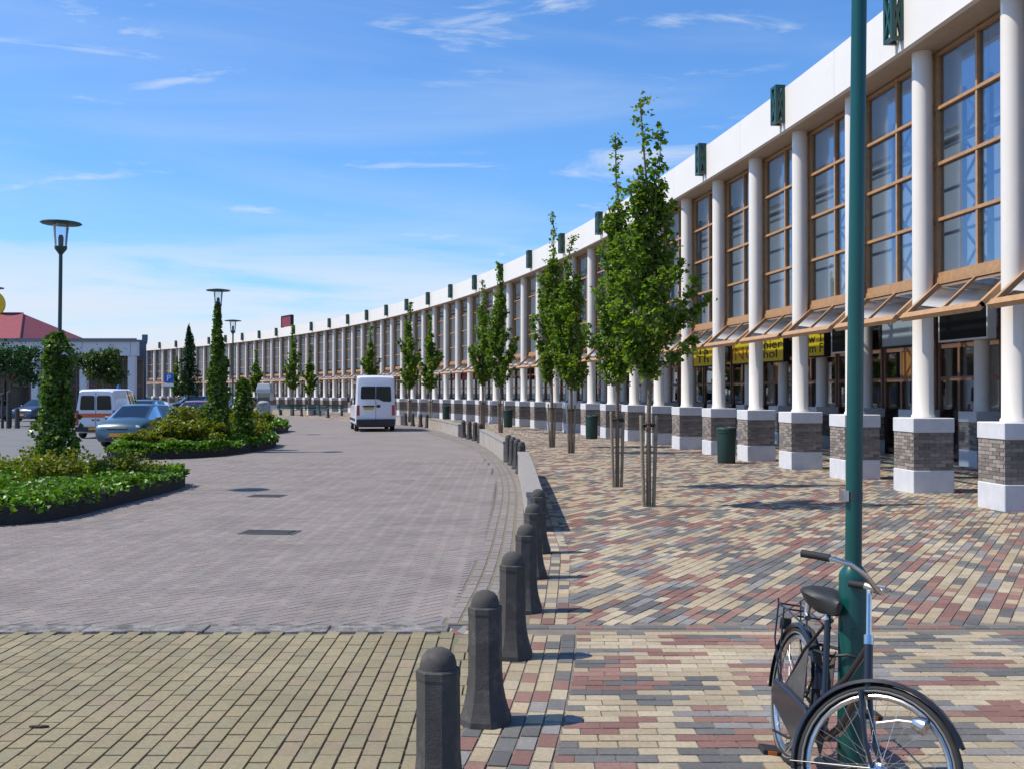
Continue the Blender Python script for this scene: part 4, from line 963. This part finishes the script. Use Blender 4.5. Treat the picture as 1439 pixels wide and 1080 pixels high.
def panel_van(x, y, rot):
    t = thing('passenger_van', 'white high roofed van driving away on the road', 'van', (x, y, 0), rot); w, L, H = .985, 5.0, 2.70
    # local: rear face at y = 0, front at y = L
    st = [(L, .34, .70, .76, w*.70, w*.72, w*.62), (L-.12, .26, .92, 1.0, w*.92, w*.92, w*.80), (L-.55, .24, 1.14, 1.22, w, w, w*.86), (L-.8, .24, 1.22, 1.32, w, w, w*.86), (L-1.45, .24, 1.26, H-.14, w, w, w*.88), (L-1.8, .24, 1.28, H-.03, w, w, w*.89), (L-2.7, .24, 1.28, H, w, w, w*.89), (.8, .24, 1.28, H, w, w, w*.89), (.14, .24, 1.28, H-.02, w, w, w*.89), (.02, .26, 1.28, H-.10, w*.97, w*.975, w*.87), (0, .30, 1.28, H-.16, w*.93, w*.945, w*.845)]
    tg = [('body','body')]*3 + [('side_window','windscreen'), ('side_window','body'), ('side_window','body')] + [('side_window','body')] + [('body','body')]*3
    car_body(st, tg, M['white_paint'], t)
    for sx in (-1, 1):
        wheel(t, sx*(w-.11), .95, .335, .20, sx); wheel(t, sx*(w-.11), L-.95, .335, .20, sx)
        MB().box(-.07, .07, -.022, .012, .78, 1.28, mtx=Matrix.Translation((sx*(w-.135), -.006, 0))).obj('tail_light', M['tail'], t, bevel=.012)
        mr = MB().box(-.08, .08, -.04, .04, -.14, .14, mtx=Matrix.Translation((sx*(w+.13), L-1.25, 1.52))).obj('mirror', M['black_plastic'], t, bevel=.03)
        MB().box(-.012, .012, .2, L-.5, .50, .62, mtx=Matrix.Translation((sx*(w+.006), 0, 0))).obj('side_rubbing_strip', M['black_plastic'], t)
    rotx = Matrix.Translation((0, -.003, 0)) @ Matrix.Rotation(R(90), 4, 'X')
    def pl(poly, nm, m, th=.012): return MB().prism(poly, 0, th, mtx=rotx).obj(nm, m, t)
    pl([(-.73, 1.60), (-.68, 1.56), (-.012, 1.56), (-.012, 2.17), (-.66, 2.17), (-.71, 2.12)], 'rear_window', M['dark_pane'])
    pl([(.012, 1.56), (.14, 1.55), (.36, 1.45), (.70, 1.43), (.75, 1.48), (.72, 2.12), (.67, 2.17), (.012, 2.17)], 'rear_window', M['dark_pane'])
    pl([(-.008, .58), (.008, .58), (.008, 1.54), (-.008, 1.54)], 'door_seam', M['black_plastic'], .006)
    pl([(-.63, 1.18), (-.06, 1.18), (-.06, 1.25), (-.63, 1.25)], 'plate_housing', M['black_plastic'], .03)
    pl([(-.58, 1.06), (-.10, 1.06), (-.10, 1.17), (-.58, 1.17)], 'number_plate', M['plate'], .018)
    pl([(.05, 1.16), (.20, 1.16), (.22, 1.22), (.20, 1.29), (.05, 1.29), (.03, 1.22)], 'door_handle', M['black_plastic'], .03)
    pl([(-.09, 1.40), (.0, 1.35), (.09, 1.40), (.0, 1.45)], 'badge', M['silver_paint'], .016)
    MB().box(-w*.94, w*.94, -.11, .10, .26, .60).obj('bumper', M['black_plastic'], t, bevel=.025)
    MB().box(-w*.8, w*.8, .4, L-.4, .20, .245).obj('underbody', M['black_plastic'], t)
    for sx in (-.38, .38): MB().box(sx-.22, sx+.22, 1.2, 1.3, 1.0, 1.75).obj('seat_back', M['black_plastic'], t, bevel=.04)
panel_van(-6.60, 50.0, R(12))

# ------------------------------------------------------------------ far left building, block, signs
bl = thing('station_building', 'low pale building with square columns and red hipped roof', 'building', (-27.6, 75, 0))
NB = 12
for i in range(NB): MB().box(-.25, .25, -.25, .25, 0, 4.53).obj('column', M['beam_lilac'], bl, bevel=.02).location = (-i*3.5, 0, 0)
for i in range(NB-1):
    MB().box(-3.5+.0, -.0-.03, -.34, .3, 4.531, 5.55).obj('beam_panel', M['beam_lilac'], bl).location = (-i*3.5 + (.35 if i == 0 else 0)*0, 0, 0)
MB().box(0, .4, -.34, .3, 4.531, 5.55).obj('beam_panel', M['beam_lilac'], bl)
MB().prism([(-NB*3.5, -.5), (.5, -.5), (-4.2, 12), (-NB*3.5, 12)], 5.551, 5.78).obj('roof_edge', M['grey_clad'], bl)
MB().prism([(-NB*3.5, 3), (-1.2, 3), (-4.4, 12), (-NB*3.5, 12)], 0, 5.549).obj('rear_wall', M['darkwin'], bl)
for i in range(NB-1):
    wv = MB(); wv.box(-3.2, -.3, 2.9, 2.98, .3, 4.3); o = wv.obj('window', M['darkwin'], bl); o.location = (-i*3.5, 0, 0)
    fw = MB()
    for xx in (-3.25, -1.75, -.25): fw.box(xx-.05, xx+.05, 2.86, 2.90, .2, 4.4)
    for zz in (.25, 2.4, 4.35): fw.box(-3.3, -.2, 2.87, 2.898, zz-.05, zz+.05)
    fo = fw.obj('frame', M['wood_dark'], o)
rf = MB(); e0, e1, zt_ = 5.781, 8.75, 8.75
vs = [(-29.5, 1, 5.79), (-8.7, 1, 5.79), (-8.7, 18, 5.79), (-29.5, 18, 5.79), (-22.5, 8.5, 8.25), (-12.0, 8.5, 8.25)]
rf.add(vs, [(0,1,5,4), (1,2,5), (2,3,4,5), (3,0,4), (3,2,1,0)]); roofo = rf.obj('roof', M['red_roof'], bl)
MB().tube([(-8.7, 1, 5.82), (-12.0, 8.5, 8.28), (-22.5, 8.5, 8.28)], .08, 6).obj('ridge', M['red_roof'], roofo)
t = thing('rooftop_disc_sign', 'round yellow sign on a short mast above the red roof', 'sign', (-41.95, 83.5, 8.0))
MB().lathe([(.12, -.4), (.10, 2.2)], 10).obj('mast', M['pole_far'], t); MB().lathe([(.2, 2.2), (.75, 2.28), (.75, 2.36), (.1, 2.42)], 18).obj('cap', M['pole_far'], t)
d_ = MB().lathe([(1.0, -.12), (1.05, 0), (1.0, .12)], 28, mtx=Matrix.Translation((0, -.2, 1.0)) @ Matrix.Rotation(R(90), 4, 'X')).obj('disc', M['sign_yellow'], t, True)
MB().lathe([(.62, .121), (.62, .14)], 24, mtx=Matrix.Translation((0, -.2, 1.0)) @ Matrix.Rotation(R(90), 4, 'X')).obj('disc_centre', M['orange_panel'], d_)
blk = thing('grey_block', 'dark blue grey flat roofed block between pale building and arcade', 'building', (-31.2, 88, 0))
blk.rotation_euler.z = R(20.5)
MB().box(-16, 0, 0, 12, 0, 6.15).obj('wall', M['grey_clad'], blk); MB().box(-16.1, .1, -.1, 12.1, 6.151, 6.35).obj('roof_edge', M['steel'], blk); MB().box(-.35, .12, -.12, .1, 6.351, 6.8).obj('vent', M['steel'], blk)
MB().box(-3, -1.4, -.04, .1, 0, 2.3).obj('door', M['darkwin'], blk)
# blue sign
x, y = gp(238, 60); t = thing('blue_sign', 'blue square parking sign on a thin post', 'sign', (x, y, 0))
MB().lathe([(.03, -.02), (.03, 3.0)], 10).obj('post', M['cabinet'], t); sp = MB().box(-.28, .28, -.05, -.03, 2.42, 2.98).obj('panel', M['sign_blue'], t, bevel=.004)
text('P', .5, M['white_trim'], sp, (0, -.054, 2.70)); MB().box(-.28, .28, -.05, -.03, 2.24, 2.40).obj('sub_panel', M['white_trim'], t)
# dark posts at the left edge
for i, (px, zt_, l) in enumerate(((4, 1.75, 'dark post at the left edge, tallest with flat head'), (13, 1.85, 'dark grey post second from the left edge'), (25, .95, 'short dark post third from the left edge'))):
    x, y = gp(px, 54.5); t = thing('parking_post', l, 'post', (x, y, 0), 0, 'posts at the left edge')
    MB().lathe([(.13 if i else .08, -.02), (.12 if i else .07, zt_*.7), (.11 if i else .07, zt_)], 12).obj('post', M['bollard'], t); MB().lathe([(.12, zt_+.001), (.10, zt_+.08), (.03, zt_+.11)], 12).obj('cap', M['bollard'], t)
# cabinets and kiosk
x, y = gp(371, 84); t = thing('utility_cabinet', 'grey green street cabinet with rounded top beside the far bed', 'cabinet', (x, y, 0))
MB().box(-.5, .5, -.3, .3, 0, 1.0).obj('body', M['cabinet'], t, bevel=.03); MB().lathe([(.46, 1.001), (.44, 1.1), (.30, 1.2), (.05, 1.24)], 20).obj('dome_lid', M['cabinet'], t, True); MB().box(-.01, .01, -.31, -.29, .1, .9).obj('door_gap', M['ink'], t)
x, y = gp(373, 92); t = thing('ticket_kiosk', 'pale kiosk with hooded roof and dark window behind the cabinet', 'kiosk', (x, y, 0))
MB().box(-.55, .55, -.5, .5, 0, 1.2).obj('body', M['steel'], t, bevel=.03); MB().box(-.5, .5, -.45, .45, 1.201, 1.85).obj('window', M['glass_car'], t)
for sx in (-1, 1): MB().box(sx*.58-.05, sx*.58+.05, -.5, .5, 1.201, 1.85).obj('corner_post', M['white_trim'], t)
MB().lathe([(.95, 1.851), (.92, 2.2), (.72, 2.65), (.66, 2.7)], 4, phase=math.pi/4).obj('hood', M['sign_grey'], t, bevel=.02)
# benches, planters
def bench(px, Y, rot, label):
    x, y = gp(px, Y); t = thing('bench', label, 'bench', (x, y, 0), rot, 'green benches at the far bend')
    for i in range(4): MB().box(-1.1, 1.1, -.2+i*.11, -.11+i*.11, .43, .47).obj('seat_slat', M['bench'], t)
    for i in range(3): MB().box(-1.1, 1.1, .24+i*.03, .28+i*.03, .55+i*.13, .65+i*.13).obj('back_slat', M['bench'], t)
    for sx in (-.9, .9): MB().box(sx-.04, sx+.04, -.18, .22, 0, .429).box(sx-.04, sx+.04, .281, .32, 0, .9, mtx=Matrix.Rotation(R(-6), 4, 'X')).obj('leg', M['bench'], t)
bench(409, 88, R(20), 'left green slatted bench at the far bend'); bench(428, 87, R(22), 'middle green slatted bench at the far bend'); bench(466, 84, R(24), 'right green slatted bench left of the white van')
for (px, Y, wd, l) in ((391, 90, .75, 'white planter box left of the green benches'), (445, 88, .75, 'white planter box between the green benches')):
    x, y = gp(px, Y); t = thing('planter_box', l, 'planter', (x, y, 0), R(20), 'white planters at the far bend')
    MB().box(-wd, wd, -.3, .3, 0, .72).obj('box', M['white_trim'], t, bevel=.02); MB().box(-wd-.04, wd+.04, -.34, .34, .721, .80).obj('rim', M['white_trim'], t); MB().box(-wd+.05, wd-.05, -.25, .25, .801, .81).obj('soil', M['soil'], t)
# long low coping wall along the far bend
low_wall(86, 96, 'far low wall at the bend behind the green benches')

# ------------------------------------------------------------------ bicycle
RW = .335
rear, front = Vector((1.375, 5.22, 0)), Vector((1.405, 4.19, 0))
bk = thing('bicycle', 'black roadster bicycle leaning on the green lamp post with its front wheel turned', 'bicycle')
ax = (front - rear); WB = ax.length; ax.normalize()
lean = R(8.5); sd = Vector((-ax.y, ax.x, 0))        # sd points to the rider's left
lft = sd if sd.x > 0 else -sd                        # towards the post
up = (Vector((0,0,1))*math.cos(lean) + lft*math.sin(lean)); lat = lft*math.cos(lean) - Vector((0,0,1))*math.sin(lean)
bm4 = Matrix((ax, lat, up)).transposed().to_4x4(); bm4.translation = rear
bk.matrix_world = bm4                                # local: x forward, y towards the post, z up, origin at the rear contact
def T(pts, r, nm, m, parent=bk, n=8, **k): return MB().tube(pts, r, n, **k).obj(nm, m, parent, True)
def arc(c, r, a0, a1, n, y=0): return [Vector((c[0] + r*math.cos(R(a0+(a1-a0)*i/(n-1))), y, c[1] + r*math.sin(R(a0+(a1-a0)*i/(n-1))))) for i in range(n)]
def wheelset(nm, parent, mtx):
    w = link(nm, MB().tube(arc((0,0), RW-.017, 0, 350, 36), .0185, 10, closed=True).mesh('wheel', M['rubber'], True), parent, mtx=mtx)
    for y in (-.0165, .0165): MB().tube(arc((0,0), RW-.028, 0, 350, 36, y), .0045, 6, closed=True).obj('tyre_band', M['tyre_wall'], w, True)
    MB().tube(arc((0,0), RW-.047, 0, 350, 36), .0125, 8, closed=True).obj('rim', M['chrome'], w, True)
    MB().lathe([(.012, -.055), (.012, -.04), (.026, -.036), (.026, -.03), (.016, -.026), (.016, .026), (.026, .03), (.026, .036), (.012, .04), (.012, .055)], 14, mtx=Matrix.Rotation(R(90), 4, 'X')).obj('hub', M['chrome'], w, True)
    spm = MB()
    sp_me = MB().tube([(0,0,0), (0,0,1)], .0013, 5).mesh('spoke', M['chrome'])
    for i in range(36):
        a = R(i*10); s_ = -1 if i % 2 else 1; a2 = a + R(62 if (i//2) % 2 else -62)
        p0 = Vector((.023*math.cos(a2), s_*.033, .023*math.sin(a2))); p1 = Vector(((RW-.05)*math.cos(a), 0, (RW-.05)*math.sin(a)))
        d = p1 - p0; mm = d.to_track_quat('Z', 'Y').to_matrix().to_4x4() @ Matrix.Diagonal((1, 1, d.length, 1)); mm.translation = p0
        link('spoke', sp_me, w, mtx=mm)
    return w
wheelset('rear_wheel', bk, Matrix.Translation((0, 0, RW)))
BB = Vector((.46, 0, .29)); ST = Vector((.315, 0, .78)); SDL = Vector((.275, 0, .875)); HB = Vector((WB-.145, 0, .63)); HT = Vector((WB-.205, 0, .80))
fm = MB()
fm.tube([BB, ST], .0155, 10); fm.tube([HB, HT], .0185, 10)
fm.tube([HB + Vector((-.005,0,.03)), HB.lerp(BB, .45) + Vector((-.05,0,-.10)), BB + Vector((.06, 0, .0)), BB], .0165, 10)
fm.tube([HT + Vector((0,0,-.02)), HT.lerp(ST, .4) + Vector((.03,0,-.19)), Vector((.42, 0, .44)), BB.lerp(ST, .28)], .0135, 10)
for y in (-1, 1):
    fm.tube([BB + Vector((0, y*.03, 0)), Vector((.2, y*.055, .31)), Vector((0, y*.062, RW))], .009, 8); fm.tube([ST + Vector((0, y*.015, -.03)), Vector((.18, y*.045, .60)), Vector((0, y*.062, RW))], .008, 8)
fm.obj('frame', M['bike'], bk, True)
T([ST, SDL + Vector((0,0,-.03))], .0125, 'seat_post', M['chrome'])
# saddle: loft of cross sections
sm = MB(); secs = []
for (x, wd, zt_, dp) in ((-.135, .055, -.005, .035), (-.125, .085, .006, .055), (-.09, .102, .012, .07), (-.04, .095, .008, .07), (.0, .070, .0, .06), (.05, .040, -.004, .05), (.11, .026, -.004, .045), (.145, .020, -.010, .035), (.155, .010, -.016, .02)):
    ring = []
    for j in range(14):
        a = 2*math.pi*j/14; zz = math.sin(a); ring.append((SDL.x + x, wd*1.08*math.cos(a)*(1 if zz > -.2 else .85), SDL.z + zt_ + (zz*.034 if zz > 0 else zz*dp*1.25)))
    secs.append(ring)
sm.add([p for r_ in secs for p in r_], [(i*14+j, i*14+(j+1)%14, (i+1)*14+(j+1)%14, (i+1)*14+j) for i in range(8) for j in range(14)] + [tuple(range(13,-1,-1)), tuple(8*14+j for j in range(14))])
sdl = sm.obj('saddle', M['black_plastic'], bk, True)
for y in (-.055, .055): MB().tube([(SDL.x-.10, y, SDL.z-.045), (SDL.x-.10, y, SDL.z-.10), (SDL.x-.075, y, SDL.z-.115)], .018, 10).obj('saddle_spring', M['chrome'], sdl, True)
# mudguards
def guard(c, a0, a1, nm, parent, rr=RW+.022, m=M['bike']):
    mb = MB(); n = 26; vs = []
    for i in range(n):
        a = R(a0 + (a1-a0)*i/(n-1))
        for (y, dr) in ((-.030, -.016), (-.022, -.002), (0, .003), (.022, -.002), (.030, -.016)): vs.append((c[0] + (rr+dr)*math.cos(a), y, c[1] + (rr+dr)*math.sin(a)))
        for (y, dr) in ((.028, -.019), (.021, -.005), (0, 0), (-.021, -.005), (-.028, -.019)): vs.append((c[0] + (rr+dr)*math.cos(a), y, c[1] + (rr+dr)*math.sin(a)))
    fs = [(i*10+j, i*10+(j+1)%10, (i+1)*10+(j+1)%10, (i+1)*10+j) for i in range(n-1) for j in range(10)]
    return mb.add(vs, fs).obj(nm, m, parent, True)
guard((0, RW), 20, 190, 'rear_mudguard', bk)
for y in (-.05, .05): T([(0, y, RW), ((RW+.02)*math.cos(R(150)), y*.6, RW + (RW+.02)*math.sin(R(150)))], .003, 'mudguard_stay', M['bike'])
# carrier
cm = MB()
for y in (-.06, .06): cm.tube([(.17, y, .715), (-.10, y, .735), (-.27, y, .735), (-.285, y, .76)], .0055, 6); cm.tube([(-.02, y*1.08, RW), (-.11, y*1.15, .56), (-.17, y, .735)], .005, 6); cm.tube([(-.02, y*1.08, RW), (-.22, y*1.15, .56), (-.27, y, .735)], .005, 6)
for x in (-.27, -.12, .05): cm.tube([(x, -.06, .736), (x, .06, .736)], .005, 6)
cm.obj('carrier', M['bike'], bk, True)
MB().box(-.30, -.288, -.03, .03, .60, .66).obj('rear_reflector', M['rubber'], bk, bevel=.004)
# coat guards, chain case, cranks, stand
for y in (-.066, .066):
    gv = [(0 + .02, .36), (.30, .64), (.335, .34), (.29, .13), (.06, .28)]
    MB().prism(gv, -.002, .002, mtx=Matrix(((1,0,0,0),(0,0,-1,y),(0,1,0,0),(0,0,0,1)))).obj('coat_guard', M['guard'], bk)
MB().prism([(-.05, .33), (-.02, .40), (.30, .40), (.46, .395), (.55, .34), (.56, .27), (.50, .20), (.44, .19), (0, .28)], -.018, .018, mtx=Matrix(((1,0,0,0),(0,0,-1,-.088),(0,1,0,0),(0,0,0,1)))).obj('chain_case', M['bike'], bk, bevel=.008)
for sgn, y in ((1, .10), (-1, -.125)):
    e = BB + Vector((.10*sgn, 0, .14*sgn)); c_ = T([BB + Vector((0, y*.8, 0)), Vector((e.x, y, e.z))], .008, 'crank', M['chrome'])
    p_ = MB().box(-.045, .045, -.045, .045, -.012, .012, mtx=Matrix.Translation((e.x, y*1.6, e.z))).obj('pedal', M['rubber'], c_, bevel=.004)
    for zx in (-.047, .047): MB().box(-.003, .003, -.02, .02, -.008, .008, mtx=Matrix.Translation((e.x + zx, y*1.6, e.z))).obj('pedal_reflector', M['reflector'], c_)
T([(.40, -.07, .25), (.30, -.10, .20), (.10, -.11, .17)], .007, 'kickstand', M['bike'])
lk = T(arc((.13, .63), .055, -30, 260, 12), .011, 'ring_lock', M['black_plastic']); 
# steering assembly: turned fork, wheel, bars
steer = link('fork', None, bk)
hub = Vector((WB, 0, RW)); hax = (HT - HB).normalized()
TURN = R(50)
rot = Matrix.Translation(HB) @ Matrix.Rotation(TURN, 4, hax) @ Matrix.Translation(-HB)
fk = MB(); 
fk.tube([HB + hax*(-.03), HB + hax*.05], .019, 10)
fk.tube([HB + Vector((0,-.062,-.035)) , HB + Vector((0,.062,-.035))], .012, 8)
for y in (-1, 1): fk.tube([HB + Vector((-.002, y*.055, -.03)), HB.lerp(hub, .35) + Vector((-.02, y*.058, 0)), HB.lerp(hub, .75) + Vector((-.018, y*.060, 0)), hub + Vector((0, y*.060, 0))], [.0125,.0115,.009,.007], 8)
bpy.data.objects.remove(steer)
steer = fk.obj('fork', M['bike'], bk, True); steer.matrix_local = rot
wheelset('front_wheel', bk, rot @ Matrix.Translation(hub))
fg = guard((hub.x, hub.z), 38, 205, 'front_mudguard', bk); fg.matrix_local = rot
for y in (-.05, .05):
    for a_ in (200,): o = T([hub + Vector((0,y,0)), hub + Vector(((RW+.02)*math.cos(R(a_)), y*.6, (RW+.02)*math.sin(R(a_))))], .0032, 'mudguard_stay', M['bike']); o.matrix_local = rot
hl = MB().lathe([(.004, -.035), (.02, -.03), (.033, -.005), (.036, .02), (.033, .024), (.002, .020)], 16, mtx=Matrix.Translation(hub + Vector((.115, -.05, .235))) @ Matrix.Rotation(R(90), 4, 'Y')).tube([hub + Vector((-.045, -.055, .17)), hub + Vector((.03, -.05, .215)), hub + Vector((.085, -.05, .232))], .006, 6).obj('headlight', M['chrome'], bk, True); hl.matrix_local = rot
st_ = MB().tube([HT + hax*-.01, HT + hax*.03], .021, 12).obj('headset', M['chrome'], bk, True); st_.matrix_local = rot
SM = HT + hax*.235
o = T([HT, SM], .0115, 'handlebar_stem', M['chrome']); o.matrix_local = rot
bars = MB().tube([SM + Vector((-.13,-.30,.025)), SM + Vector((-.06,-.295,.035)), SM + Vector((-.01,-.265,.04)), SM + Vector((.035,-.16,.025)), SM + Vector((.045,-.05,.0)), SM + Vector((.045,0,0)), SM + Vector((.045,.05,0)), SM + Vector((.035,.16,.025)), SM + Vector((-.01,.265,.04)), SM + Vector((-.06,.295,.035)), SM + Vector((-.13,.30,.025))], .0115, 10).tube([SM + Vector((-.02,0,0)), SM + Vector((.06,0,0))], .016, 8).obj('handlebar', M['chrome'], bk, True); bars.matrix_local = rot
for y in (-1, 1): MB().tube([SM + Vector((-.085, y*.297, .032)), SM + Vector((-.14, y*.300, .024)), SM + Vector((-.205, y*.302, .012))], .0165, 12).obj('grip', M['rubber'], bars, True)
# cable lock round post and seat tube
ck = thing('cable_lock', 'thin black cable lock looped round lamp post and bicycle frame', 'lock', (1.605, 4.9, .62))
MB().tube([Vector((.075*math.cos(a), .075*math.sin(a), .01*math.sin(2*a))) for a in np.linspace(R(-120), R(100), 12)] + [Vector((-.08, .15, .0)), Vector((-.13, .19, 0)), Vector((-.15, .12, -.01)), Vector((-.10, -.02, -.01))], .008, 6, closed=True).obj('cable', M['black_plastic'], ck, True)
MB().tube([(-.15,.15,0), (-.13,.10,0)], .017, 8).obj('lock_barrel', M['black_plastic'], ck, True)
# a dead leaf on the forecourt and the old yellow marks
t = MB().prism([(-.05,0),(-.02,.012),(.03,.016),(.06,.004),(.02,-.014),(-.03,-.010)], .001, .012).obj('fallen_leaf', M['soil']); t.location = (-2.62, 5.72, .002); tag(t, 'small dark fallen leaf lying on the yellow forecourt', 'leaf')
